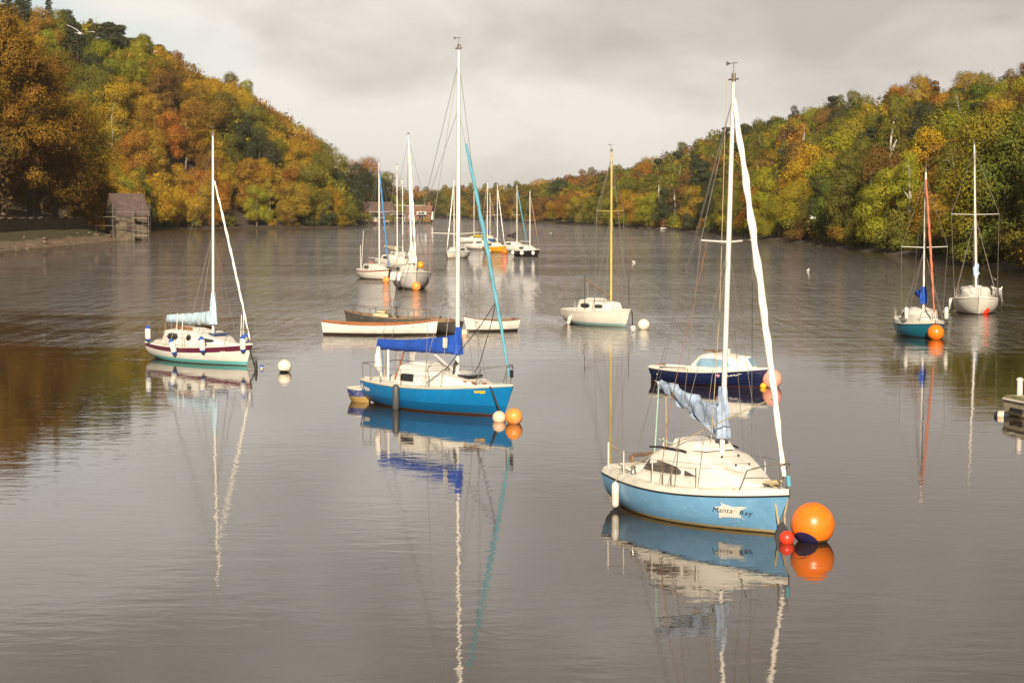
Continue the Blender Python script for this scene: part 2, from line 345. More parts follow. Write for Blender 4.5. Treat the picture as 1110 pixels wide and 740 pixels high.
def water_mat():
    m = bpy.data.materials.new('lake_water'); m.use_nodes = True; nt = m.node_tree; L = nt.links; p = nt.nodes['Principled BSDF']
    g = N(nt, 'ShaderNodeNewGeometry'); sep = N(nt, 'ShaderNodeSeparateXYZ'); L.new(g.outputs['Position'], sep.inputs[0])
    p.inputs['Base Color'].default_value = (0.040, 0.026, 0.015, 1)
    p.inputs['Roughness'].default_value = 0.025; p.inputs['IOR'].default_value = 1.95; p.inputs['Specular Tint'].default_value = (1.0, 0.93, 0.86, 1)
    def layer(scale, sx, rot, detail, seed, rough=0.55):
        mp = N(nt, 'ShaderNodeMapping'); mp.inputs['Scale'].default_value = (sx, 1, 1); mp.inputs['Rotation'].default_value = (0, 0, R(rot)); mp.inputs['Location'].default_value = (seed, seed * .7, 0)
        L.new(g.outputs['Position'], mp.inputs['Vector'])
        n = N(nt, 'ShaderNodeTexNoise', Scale=scale, Detail=detail, Roughness=rough, Distortion=0.3); L.new(mp.outputs[0], n.inputs['Vector'])
        return n
    # wind patches: nearly calm close to the dam, ruffled further up the lake
    patch = layer(0.045, 0.35, 12, 3.0, 4.0)
    far = N(nt, 'ShaderNodeMapRange'); far.inputs[1].default_value = 70; far.inputs[2].default_value = 190; L.new(sep.outputs[1], far.inputs[0])
    pr = N(nt, 'ShaderNodeMapRange'); pr.inputs[1].default_value = 0.38; pr.inputs[2].default_value = 0.62; pr.inputs[3].default_value = 0.5; pr.inputs[4].default_value = 1.25; L.new(patch.outputs[0], pr.inputs[0])
    amp = N(nt, 'ShaderNodeMapRange'); amp.inputs[3].default_value = 0.105; amp.inputs[4].default_value = 3.0; L.new(far.outputs[0], amp.inputs[0])
    am = N(nt, 'ShaderNodeMath', operation='MULTIPLY'); L.new(amp.outputs[0], am.inputs[0]); L.new(pr.outputs[0], am.inputs[1])
    rip = layer(2.3, 0.62, 8, 3.0, 1.0); swell = layer(0.55, 0.35, -10, 2.0, 9.0); chop = layer(0.85, 1.2, 5, 4.0, 21.0, 0.65)
    h1 = N(nt, 'ShaderNodeMath', operation='MULTIPLY'); L.new(rip.outputs[0], h1.inputs[0]); h1.inputs[1].default_value = 0.042
    h2 = N(nt, 'ShaderNodeMath', operation='MULTIPLY_ADD'); L.new(swell.outputs[0], h2.inputs[0]); h2.inputs[1].default_value = 0.055; L.new(h1.outputs[0], h2.inputs[2])
    h3 = N(nt, 'ShaderNodeMath', operation='MULTIPLY'); L.new(h2.outputs[0], h3.inputs[0]); L.new(am.outputs[0], h3.inputs[1])
    cf = N(nt, 'ShaderNodeMapRange'); cf.inputs[1].default_value = 72; cf.inputs[2].default_value = 200; cf.inputs[3].default_value = 0.0; cf.inputs[4].default_value = 0.26; L.new(sep.outputs[1], cf.inputs[0])
    # streaks of stronger ruffle lying along the wind, which blows up the lake
    wst = layer(0.11, 9.0, 3, 3.0, 33.0, 0.6); wsr = N(nt, 'ShaderNodeMapRange'); wsr.inputs[1].default_value = 0.36; wsr.inputs[2].default_value = 0.64; wsr.inputs[3].default_value = 0.45; wsr.inputs[4].default_value = 1.55; L.new(wst.outputs[0], wsr.inputs[0])
    prw = N(nt, 'ShaderNodeMath', operation='MULTIPLY'); L.new(pr.outputs[0], prw.inputs[0]); L.new(wsr.outputs[0], prw.inputs[1])
    cpm = N(nt, 'ShaderNodeMath', operation='MULTIPLY'); L.new(cf.outputs[0], cpm.inputs[0]); L.new(prw.outputs[0], cpm.inputs[1])
    h4 = N(nt, 'ShaderNodeMath', operation='MULTIPLY_ADD'); L.new(chop.outputs[0], h4.inputs[0]); L.new(cpm.outputs[0], h4.inputs[1]); L.new(h3.outputs[0], h4.inputs[2]); h3 = h4
    bp = N(nt, 'ShaderNodeBump', Strength=1.0, Distance=1.0); L.new(h3.outputs[0], bp.inputs['Height']); L.new(bp.outputs[0], p.inputs['Normal'])
    return m
wb = MB(); wb.add([(-600, -400, 0), (600, -400, 0), (600, 3000, 0), (-600, 3000, 0)], [(0, 1, 2, 3)])
tag(wb.build('lake_water', water_mat(), smooth=False), kind='structure')

# ------------------------------------------------------------------ trees
def leaf_mat(attr=False):
    m = bpy.data.materials.new('autumn_leaves_far' if attr else 'autumn_leaves'); m.use_nodes = True; nt = m.node_tree; L = nt.links
    out = nt.nodes['Material Output']; p = nt.nodes['Principled BSDF']
    if attr:
        src = N(nt, 'ShaderNodeAttribute', attribute_name='leaf_tint').outputs['Color']
    else:
        src = N(nt, 'ShaderNodeObjectInfo').outputs['Color']
    geo = N(nt, 'ShaderNodeNewGeometry')
    tc = N(nt, 'ShaderNodeTexCoord')
    nz = N(nt, 'ShaderNodeTexNoise', Scale=0.33 if not attr else 0.2, Detail=3.0); L.new(tc.outputs['Object'], nz.inputs['Vector'])
    hs = N(nt, 'ShaderNodeHueSaturation')
    hm = N(nt, 'ShaderNodeMapRange'); hm.inputs[1].default_value = 0.3; hm.inputs[2].default_value = 0.7; hm.inputs[3].default_value = 0.482; hm.inputs[4].default_value = 0.522
    L.new(nz.outputs[0], hm.inputs[0]); L.new(hm.outputs[0], hs.inputs['Hue'])
    vm = N(nt, 'ShaderNodeMapRange'); vm.inputs[3].default_value = 0.78; vm.inputs[4].default_value = 1.22; L.new(geo.outputs['Random Per Island'], vm.inputs[0]); L.new(vm.outputs[0], hs.inputs['Value'])
    L.new(src, hs.inputs['Color'])
    L.new(hs.outputs[0], p.inputs['Base Color']); p.inputs['Roughness'].default_value = 0.6; p.inputs['Specular IOR Level'].default_value = 0.12
    tr = N(nt, 'ShaderNodeBsdfTranslucent'); L.new(hs.outputs[0], tr.inputs['Color'])
    mx = N(nt, 'ShaderNodeMixShader'); mx.inputs[0].default_value = 0.2
    L.new(p.outputs[0], mx.inputs[1]); L.new(tr.outputs[0], mx.inputs[2]); L.new(mx.outputs[0], out.inputs['Surface'])
    return m
LEAF, LEAF_FAR = leaf_mat(), leaf_mat(True)
BARK = mat('bark', (0.10, 0.075, 0.05), 0.9, 0.4, 3.0, stretch=(1, 1, .2))
BARK_PALE = mat('birch_bark', (0.45, 0.42, 0.36), 0.8, 0.3, 3.0, (0.05, 0.04, 0.03), 0.4, 5.0)

def crown_points(rng, h, r, n, kind):
    """leaf positions and outward directions for a crown of height h and radius r, foot of the tree at the origin"""
    lobes = []
    if kind == 'round':
        for i in range(26):
            z = rng.uniform(.2, .93) * h; prof = math.sqrt(max(.05, 1 - ((z / h - .5) / .5) ** 2))
            a = rng.uniform(0, 2 * math.pi); q = r * prof * rng.uniform(.35, .78)
            lobes.append((q * math.cos(a), q * math.sin(a), z, r * rng.uniform(.24, .42)))
    elif kind == 'tall':
        for i in range(30):
            z = rng.uniform(.14, .96) * h; prof = (1 - (z / h)) ** .6 * 1.15 * min(1, z / h * 4)
            a = rng.uniform(0, 2 * math.pi); q = r * prof * rng.uniform(.3, .8)
            lobes.append((q * math.cos(a), q * math.sin(a), z, r * rng.uniform(.22, .36)))
    elif kind == 'spread':
        for i in range(30):
            z = rng.uniform(.12, .9) * h; prof = min(1, (1 - z / h) * 2.6 + .12)
            a = rng.uniform(0, 2 * math.pi); q = r * prof * rng.uniform(.45, .9)
            lobes.append((q * math.cos(a), q * math.sin(a), z, r * rng.uniform(.2, .36)))
    elif kind == 'birch':
        for i in range(44):
            z = rng.uniform(.15, .98) * h; prof = (1 - z / h) ** .7 * 1.1 + .06
            a = rng.uniform(0, 2 * math.pi); q = r * prof * rng.uniform(.2, .95)
            lobes.append((q * math.cos(a), q * math.sin(a), z, r * rng.uniform(.12, .24)))
    elif kind == 'pine':
        for i in range(22):
            z = rng.uniform(.45, .97) * h; prof = (1 - z / h) * 1.4 + .18
            a = rng.uniform(0, 2 * math.pi); q = r * prof * rng.uniform(.2, .9)
            lobes.append((q * math.cos(a), q * math.sin(a), z, r * rng.uniform(.22, .36)))
    elif kind == 'fir':
        for i in range(60):
            z = (.1 + .9 * (i / 60)) * h; prof = (1 - z / h) * 1.0 + .03
            a = i * 2.4; q = r * prof * rng.uniform(.55, 1)
            lobes.append((q * math.cos(a), q * math.sin(a), z, r * (.12 + .16 * (1 - z / h))))
    elif kind == 'shrub':
        for i in range(14):
            z = rng.uniform(.15, .75) * h; a = rng.uniform(0, 2 * math.pi); q = r * rng.uniform(.1, .75)
            lobes.append((q * math.cos(a), q * math.sin(a), z, r * rng.uniform(.25, .4)))
    Lb = np.array(lobes); c, rad = Lb[:, :3], Lb[:, 3]
    sq = np.array([1, 1, .8]) if kind not in ('pine', 'fir') else np.array([1, 1, .42])
    w = rad ** 2 / np.sum(rad ** 2); P, Dn = [], []
    npr = np.random.RandomState(rng.randint(0, 10 ** 6))
    got = 0
    while got < n:
        k = npr.choice(len(Lb), n * 2, p=w)
        d = npr.normal(size=(n * 2, 3)); d[:, 2] += .15; d /= np.linalg.norm(d, axis=1)[:, None]
        bumpy = 1 + .3 * np.sin(d[:, 0] * 7 + k) * np.sin(d[:, 1] * 6 + k * 2) + .16 * npr.normal(size=n * 2)
        inner = np.where(npr.rand(n * 2) < .14, npr.uniform(.4, .9, n * 2), 1.0)
        p = c[k] + d * sq * (rad[k] * bumpy * inner)[:, None]
        dist = np.linalg.norm((p[:, None, :] - c[None]) / sq, axis=2) / rad[None]
        dist[np.arange(n * 2), k] = 9
        gap = np.sin(p[:, 0] * 2.1 + k) * np.sin(p[:, 1] * 1.9 + 1.3 * k) * np.sin(p[:, 2] * 2.3)
        ok = (dist.min(axis=1) > .8) & (p[:, 2] > .04 * h) & ((gap > -.12) | (npr.rand(n * 2) < .3))
        P.append(p[ok]); Dn.append(d[ok]); got += ok.sum()
    return np.concatenate(P)[:n], np.concatenate(Dn)[:n], lobes
def quads_from(P, Dn, leaf, seed, droop=0.0):
    rs = np.random.RandomState(seed); n = len(P)
    nr = Dn + rs.normal(size=(n, 3)) * .32; nr[:, 2] += .12; nr /= np.linalg.norm(nr, axis=1)[:, None]
    a = np.cross(nr, rs.normal(size=(n, 3))); a /= np.linalg.norm(a, axis=1)[:, None] + 1e-9
    b = np.cross(nr, a)
    s = leaf * rs.uniform(.45, 1.15, n)[:, None]; e = rs.uniform(.5, .95, n)[:, None]
    v = np.stack([P - a * s * .5 - b * s * e * .35, P + a * s * .15 - b * s * e * .5, P + a * s * .5 + b * s * e * .2, P - a * s * .1 + b * s * e * .5], 1)
    v[:, 2] -= nr * s * .18; v[:, 0] -= nr * s * .12
    return v.reshape(-1, 3)
def quads_mesh(name, V, m):
    me = bpy.data.meshes.new(name); n = len(V)
    me.vertices.add(n); me.vertices.foreach_set('co', V.astype(np.float32).ravel())
    me.loops.add(n); me.loops.foreach_set('vertex_index', np.arange(n))
    me.polygons.add(n // 4); me.polygons.foreach_set('loop_start', np.arange(0, n, 4)); me.polygons.foreach_set('loop_total', np.full(n // 4, 4))
    me.update(); me.materials.append(m)
    return me
def trunk_mesh(rng, h, r, lobes, m, top=.8):
    b = MB(); x = y = 0.0; pts = []; rr = []
    for i in range(7):
        t = i / 6; pts.append((x, y, -.6 + t * (h * top + .6))); rr.append(h * .021 * (1.25 - t) + .02)
        x += rng.uniform(-.02, .02) * h; y += rng.uniform(-.02, .02) * h
    b.tube(pts, rr, 7)
    for lx, ly, lz, lr in rng.sample(lobes, min(9, len(lobes))):
        z0 = max(h * .12, lz - math.hypot(lx, ly) * .9); z0 = min(z0, h * top * .95)
        t = (z0 + .6) / (h * top + .6) * 6; i = min(5, int(t)); f = t - i
        p0 = Vector(pts[i]).lerp(Vector(pts[i + 1]), f); p1 = Vector((lx, ly, lz)); mid = p0.lerp(p1, .5) + Vector((0, 0, .05 * h))
        b.tube([p0, mid, p1], [h * .009, h * .006, h * .002], 5)
    me_o = b.build('trunk', m); me = me_o.data; bpy.data.objects.remove(me_o)
    return me
PROTO = {}
def proto(key, kind, h, r, n, leaf, seed, bark=None):
    rng = random.Random(seed)
    P, Dn, lobes = crown_points(rng, h, r, n, kind)
    PROTO[key] = dict(kind=kind, h=h, r=r, crown=quads_mesh('crown', quads_from(P, Dn, leaf, seed), LEAF), trunk=trunk_mesh(rng, h, r, lobes, bark or BARK), seed=seed)
for i in range(4): proto('round%d' % i, 'round', 15, 6.6, 24000, .28, 10 + i)
for i in range(2): proto('tall%d' % i, 'tall', 18, 5.4, 24000, .28, 20 + i)
for i in range(3): proto('spread%d' % i, 'spread', 14, 7.6, 26000, .28, 30 + i)
for i in range(2): proto('birch%d' % i, 'birch', 17, 5.2, 15000, .23, 40 + i, BARK_PALE)
for i in range(2): proto('pine%d' % i, 'pine', 18, 5.0, 15000, .27, 50 + i)
proto('fir0', 'fir', 19, 4.6, 16000, .29, 60)
for i in range(2): proto('shrub%d' % i, 'shrub', 4.5, 3.6, 7000, .23, 70 + i)
for i in range(3): proto('big%d' % i, ('spread', 'birch', 'round')[i], 25, 10.5, 70000, .27, 80 + i)
COLORS = {'golden yellow': (0.43, 0.26, 0.024), 'rust orange': (0.35, 0.155, 0.022), 'copper brown': (0.19, 0.105, 0.03), 'olive green': (0.18, 0.165, 0.028),
          'yellow green': (0.28, 0.25, 0.024), 'fresh green': (0.12, 0.145, 0.025), 'dark green': (0.06, 0.07, 0.028), 'deep russet': (0.16, 0.088, 0.035), 'amber brown': (0.33, 0.195, 0.026)}
HUE_ORDER = ['dark green', 'fresh green', 'olive green', 'yellow green', 'golden yellow', 'amber brown', 'rust orange', 'copper brown', 'deep russet']
def pick_near(rng, table, X, Y):
    t = {}
    for k, w in table: t[k] = t.get(k, 0) + w
    u = (.43 if X < 0 else .5) + .85 * noise.noise(Vector((X / 26 + 4.2, Y / 40, 1.7))) + rng.gauss(0, .2)
    u = min(.999, max(0, u)) * sum(t.values())
    for k in HUE_ORDER:
        if k in t:
            u -= t[k]
            if u <= 0: return k
    return k
def pick(rng, table):
    x = rng.random() * sum(w for _, w in table)
    for k, w in table:
        x -= w
        if x <= 0: return k
    return table[-1][0]
LEFT_MIX = [('golden yellow', 3.6), ('rust orange', 1.9), ('amber brown', 3.0), ('olive green', 3.2), ('yellow green', 2.2), ('copper brown', 1.0), ('fresh green', .6), ('dark green', .3)]
RIGHT_MIX = [('golden yellow', 1.6), ('rust orange', .7), ('amber brown', 2.2), ('olive green', 4.0), ('yellow green', 3.0), ('fresh green', 2.2), ('copper brown', 1.6), ('dark green', 1.0)]
FAR_MIX = [('copper brown', 3), ('deep russet', 1.6), ('amber brown', 1.6), ('olive green', 4), ('dark green', 2), ('rust orange', .6)]
trng = random.Random(5)
cands = []
def add_tree(x, y, key, sc, col, zone, z=None):
    cands.append(dict(x=x, y=y, z=(H1(x, y) if z is None else z) - .15, key=key, s=sc, col=col, zone=zone, kind=PROTO[key]['kind'], rz=trng.uniform(0, 6.28), sz=trng.uniform(.88, 1.15)))
# hand-placed: the tall trees over the walled shore on the left
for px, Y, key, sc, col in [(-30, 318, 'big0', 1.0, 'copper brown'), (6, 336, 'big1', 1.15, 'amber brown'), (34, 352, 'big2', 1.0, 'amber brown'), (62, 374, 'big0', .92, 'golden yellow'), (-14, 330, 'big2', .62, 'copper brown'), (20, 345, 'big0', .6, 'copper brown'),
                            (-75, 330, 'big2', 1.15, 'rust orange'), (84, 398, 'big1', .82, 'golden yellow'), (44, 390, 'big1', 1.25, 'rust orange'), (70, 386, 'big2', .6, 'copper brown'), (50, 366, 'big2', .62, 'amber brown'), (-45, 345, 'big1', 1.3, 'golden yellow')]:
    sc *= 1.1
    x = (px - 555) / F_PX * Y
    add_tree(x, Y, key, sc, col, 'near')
for px, Y, key, sc, col in [(383, 880, 'big0', 1.0, 'copper brown'), (392, 905, 'big2', 1.12, 'rust orange'), (403, 890, 'big2', 1.0, 'dark green'), (414, 900, 'round1', 1.35, 'olive green'), (424, 920, 'round2', 1.1, 'copper brown'), (431, 905, 'round0', .8, 'yellow green'),
                            (398, 846, 'shrub0', .9, 'olive green'), (407, 842, 'shrub1', 1.0, 'dark green'), (422, 848, 'shrub0', .9, 'yellow green'), (429, 846, 'shrub1', .8, 'olive green'), (456, 852, 'shrub0', .6, 'dark green'), (462, 850, 'shrub1', .6, 'amber brown'), (391, 838, 'shrub1', 1.1, 'amber brown')]:
    add_tree((px - 555) / F_PX * Y, Y, key, sc, col, 'spit')
# trees on both banks nearer the dam than the view reaches: their long shadows fall over the banks in the picture
for x, y, key, sc, col in [(-93, 292, 'big2', .95, 'copper brown'), (-98, 268, 'big0', 1.1, 'amber brown'), (-84, 262, 'big1', .9, 'golden yellow'), (-112, 285, 'big1', 1.2, 'rust orange'), (-92, 236, 'big2', 1.0, 'amber brown'),
                           (56, 158, 'big0', .8, 'olive green'), (66, 172, 'big2', .85, 'olive green'), (70, 146, 'big1', .9, 'amber brown'), (80, 180, 'big0', .8, 'copper brown')]:
    add_tree(x, y, key, sc, col, 'near' if x < 0 else 'right')
    cands[-1]['keep'] = True
def grid_trees():
    rng = random.Random(11)
    y = 140.0
    while y < 1700:
        st = 8.6 if y < 760 else (11 if y < 1000 else 13)
        x = -330.0
        while x < 330:
            X, Y = x + rng.uniform(-.42, .42) * st, y + rng.uniform(-.42, .42) * st
            x += st
            u = 555 + F_PX * X / Y
            if u < -110 or u > 1220: continue
            yield X, Y, rng, st
        y += st * .92
GT = list(grid_trees()); gd = lake_dist(np.array([t[0] for t in GT]), np.array([t[1] for t in GT])); gh = height(np.array([t[0] for t in GT]), np.array([t[1] for t in GT]))
for (X, Y, rng, st), d, z in zip(GT, gd, gh):
    if d < 2.2 or d > 210: continue
    left = X < -40 and Y < 860
    if left and Y < 410 and d < 13: continue
    if left and Y < 400 and d < 30 and X > -135: continue
    if Y > 775 and Y < 930 and X < -25 and d < 45: continue           # clearing with the two lakeside houses
    if -100 < X < -68 and 366 < Y < 392: continue
    if left:
        col = pick_near(rng, LEFT_MIX, X, Y); key = pick(rng, [('round', 5), ('spread', 3), ('tall', 1.4), ('birch', .9), ('pine', .15)])
        if z > 50 and X < -112: key = pick(rng, [('pine', 3), ('fir', 1), ('round', 3), ('birch', 1.5)])
        zone = 'left'
    elif Y > 860 or X < 20:
        col = pick_near(rng, FAR_MIX, X, Y); key = pick(rng, [('round', 5), ('spread', 3), ('tall', 1)]); zone = 'far'
    else:
        col = pick_near(rng, RIGHT_MIX if Y < 480 else FAR_MIX + RIGHT_MIX, X, Y); key = pick(rng, [('round', 4), ('spread', 3), ('tall', 2), ('birch', 2.2), ('pine', .4)])
        zone = 'right'
    if key in ('pine', 'fir'): col = 'dark green'
    n = {'round': 4, 'spread': 3, 'tall': 2, 'birch': 2, 'pine': 2, 'fir': 1}[key]
    sc = rng.uniform(.72, 1.15)
    if d < 8: sc *= .8
    if zone == 'right' and d > 20: sc *= .84
    if zone == 'left' and z < 40: sc *= 1.12
    add_tree(X, Y, key + str(rng.randrange(n)), sc, col, zone, z)
# shrubs hanging over the water line
srng = random.Random(3)
for a, b in zip(LAKE[:-1], LAKE[1:]):
    L_ = math.hypot(*(b - a)); n = int(L_ / 5.5)
    for i in range(n):
        t = (i + srng.random()) / n; X, Y = a + (b - a) * t
        u = 555 + F_PX * X / max(Y, 1)
        if Y < 145 or Y > 840 or u < -40 or u > 1150: continue
        if X < 0 and (Y < 396 or Y > 770): continue
        nx, ny = (b - a)[1] / L_, -(b - a)[0] / L_
        off = srng.uniform(2.0, 4.5)
        X2, Y2 = X + nx * off, Y + ny * off
        if lake_dist(np.array([X2]), np.array([Y2]))[0] < 0: X2, Y2 = X - nx * off, Y - ny * off
        if srng.random() < (.42 if X > 0 and Y < 430 else .25): continue
        add_tree(X2, Y2, 'shrub%d' % srng.randrange(2), srng.uniform(.6, 1.15), pick(srng, [('olive green', 3), ('dark green', 3), ('yellow green', 1.4), ('copper brown', 1.5), ('amber brown', 1)]), 'left' if X < 0 else 'right')
# keep what the picture can show: front to back over the screen columns
cands.sort(key=lambda c: c['y'])
sky_line = np.full(1500, 1e9)
shown = []
for c in cands:
    P = PROTO[c['key']]; hh = P['h'] * c['s'] * c['sz']; rr = P['r'] * c['s']
    u, vt = to_px((c['x'], c['y'], c['z'] + hh)); _, vb = to_px((c['x'], c['y'], c['z'])); w = F_PX * rr / c['y']
    i0, i1 = int(max(0, u - w * .7 + 190)), int(min(1499, u + w * .7 + 190))
    if i1 <= i0 or c.get('keep'):
        if c.get('keep'): c['area'] = 1e5; c['u'], c['w'], c['vb'] = u, w, 1; shown.append(c)
        continue
    gain = np.clip(sky_line[i0:i1] - vt, 0, vb - vt + 5)
    c['vt'], c['u'], c['w'], c['vb'] = vt, u, w, vb
    c['area'] = float(gain.sum())
    near_edge = gain.max() > 1.5
    if near_edge:
        shown.append(c)
    sky_line[i0:i1] = np.minimum(sky_line[i0:i1], vt + (vb - vt) * .12)
in_view = [c for c in shown if -w < c['u'] < 1110 + c['w'] and c['vb'] > 0]
in_view.sort(key=lambda c: -c['area'])
single = [c for c in in_view if c['area'] > 60][:290]
ids = {id(c) for c in single}
rest = [c for c in shown if id(c) not in ids]
KIND = {'round': ('broadleaf_tree', 'broadleaf tree'), 'spread': ('broadleaf_tree', 'spreading broadleaf tree'), 'tall': ('broadleaf_tree', 'tall broadleaf tree'), 'birch': ('birch_tree', 'feathery birch'),
        'pine': ('pine_tree', 'flat-topped pine'), 'fir': ('fir_tree', 'pointed fir'), 'shrub': ('waterside_shrub', 'low shrub')}
ORD = ['', 'second', 'third', 'fourth', 'fifth', 'sixth', 'seventh', 'eighth', 'ninth', 'tenth', 'eleventh', 'twelfth', 'thirteenth', 'fourteenth', 'fifteenth', 'sixteenth']
def place_of(c):
    if c['zone'] == 'spit': return 'beside the lakeside houses'
    if c['zone'] == 'near': return 'above the stone wall on the left shore'
    if c['kind'] == 'shrub': return "at the left headland's water line" if c['zone'] == 'left' else "along the right bank's water line"
    d = c['dist']
    if c['zone'] == 'left': return ('at the foot of the left hill' if d < 18 else 'halfway up the left hill' if d < 50 else 'high on the left hill')
    if c['zone'] == 'far': return 'on the far shore'
    return ('along the right bank' if d < 14 else 'halfway up the right hill' if d < 34 else 'high on the right hill')
dd = lake_dist(np.array([c['x'] for c in single]), np.array([c['y'] for c in single]))
classes = {}
for c, d in zip(single, dd):
    c['dist'] = d
    classes.setdefault((c['col'], KIND[c['kind']][1], place_of(c)), []).append(c)
for (col, kd, pl), cs in classes.items():
    cs.sort(key=lambda c: c['u'])
    for i, c in enumerate(cs):
        if len(cs) == 1: c['label'] = f'{col} {kd} {pl}'
        elif i == 0: c['label'] = f'leftmost {col} {kd} {pl}'
        elif i == len(cs) - 1: c['label'] = f'rightmost {col} {kd} {pl}'
        else: c['label'] = f'{ORD[min(i, 15)]} from left {col} {kd} {pl}'
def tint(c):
    b = COLORS[c['col']]; r = random.Random(int(c['x'] * 97 + c['y'] * 13)); v = r.uniform(.68, 1.06) * (.6 if c['zone'] == 'near' else 1)  # near zone: shade over the left shore trees is darkened into their leaf colour
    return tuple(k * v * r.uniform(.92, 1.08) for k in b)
for c in single:
    P = PROTO[c['key']]; nm, _ = KIND[c['kind']]
    t = empty(nm, (c['x'], c['y'], c['z']), c['rz']); t.scale = (c['s'], c['s'], c['s'] * c['sz'])
    tag(t, c['label'], 'shrub' if c['kind'] == 'shrub' else 'tree', {'near': 'tall trees above the shore wall', 'left': 'autumn trees on the left headland', 'right': 'autumn trees on the right hillside', 'far': 'trees along the far shore', 'spit': 'trees around the lakeside houses'}[c['zone']])
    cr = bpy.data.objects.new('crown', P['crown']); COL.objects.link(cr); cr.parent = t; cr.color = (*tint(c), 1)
    tk = bpy.data.objects.new('trunk', P['trunk']); COL.objects.link(tk); tk.parent = t
# the rest of the wood, one mass of small crowns
LOW = []
for i, k in enumerate(['round', 'round', 'spread', 'tall', 'birch', 'pine', 'shrub']):
    rng = random.Random(100 + i); h, r = {'round': (15, 6.6), 'spread': (14, 7.6), 'tall': (18, 5.4), 'birch': (17, 5.2), 'pine': (18, 5), 'shrub': (4.5, 3.6)}[k]
    P, Dn, lb = crown_points(rng, h, r, 2000 if k != 'shrub' else 700, k)
    LOW.append((k, quads_from(P, Dn, .78 if k != 'shrub' else .45, 200 + i)))
VV, CC = [], []
for c in rest:
    opts = [v for k, v in LOW if k == c['kind'] or (c['kind'] == 'fir' and k == 'pine')] or [LOW[0][1]]
    v = opts[int(c['rz'] * 10) % len(opts)]; a = c['rz']; s = c['s']
    ca, sa = math.cos(a), math.sin(a)
    q = np.stack([(v[:, 0] * ca - v[:, 1] * sa) * s + c['x'], (v[:, 0] * sa + v[:, 1] * ca) * s + c['y'], v[:, 2] * s * c['sz'] + c['z']], 1)
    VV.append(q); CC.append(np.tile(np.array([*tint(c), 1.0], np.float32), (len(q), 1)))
if VV:
    me = quads_mesh('far_wood', np.concatenate(VV), LEAF_FAR)
    at = me.color_attributes.new('leaf_tint', 'FLOAT_COLOR', 'POINT'); at.data.foreach_set('color', np.concatenate(CC).ravel())
    fo = bpy.data.objects.new('far_wood', me); COL.objects.link(fo); tag(fo, 'mass of russet and olive woodland covering the slopes behind the nearer trees', 'woodland', kind='stuff')
print('TREES cands', len(cands), 'shown', len(shown), 'single', len(single), 'rest', len(rest), 'maxclass', max(len(v) for v in classes.values()))


# ------------------------------------------------------------------ air
def haze(density):
    m = bpy.data.materials.new('haze'); m.use_nodes = True; nt = m.node_tree; nt.nodes.remove(nt.nodes['Principled BSDF'])
    v = N(nt, 'ShaderNodeVolumePrincipled'); v.inputs['Color'].default_value = (.9, .88, .86, 1); v.inputs['Density'].default_value = density; v.inputs['Anisotropy'].default_value = .2
    nt.links.new(v.outputs[0], nt.nodes['Material Output'].inputs['Volume'])
    b = MB(); b.box((-6100, -3100, -4.0), (6100, 9100, 150)); tag(b.build('haze', m, smooth=False), 'thin pale autumn haze lying over the whole lake', 'haze', kind='stuff')
haze(0.00007)
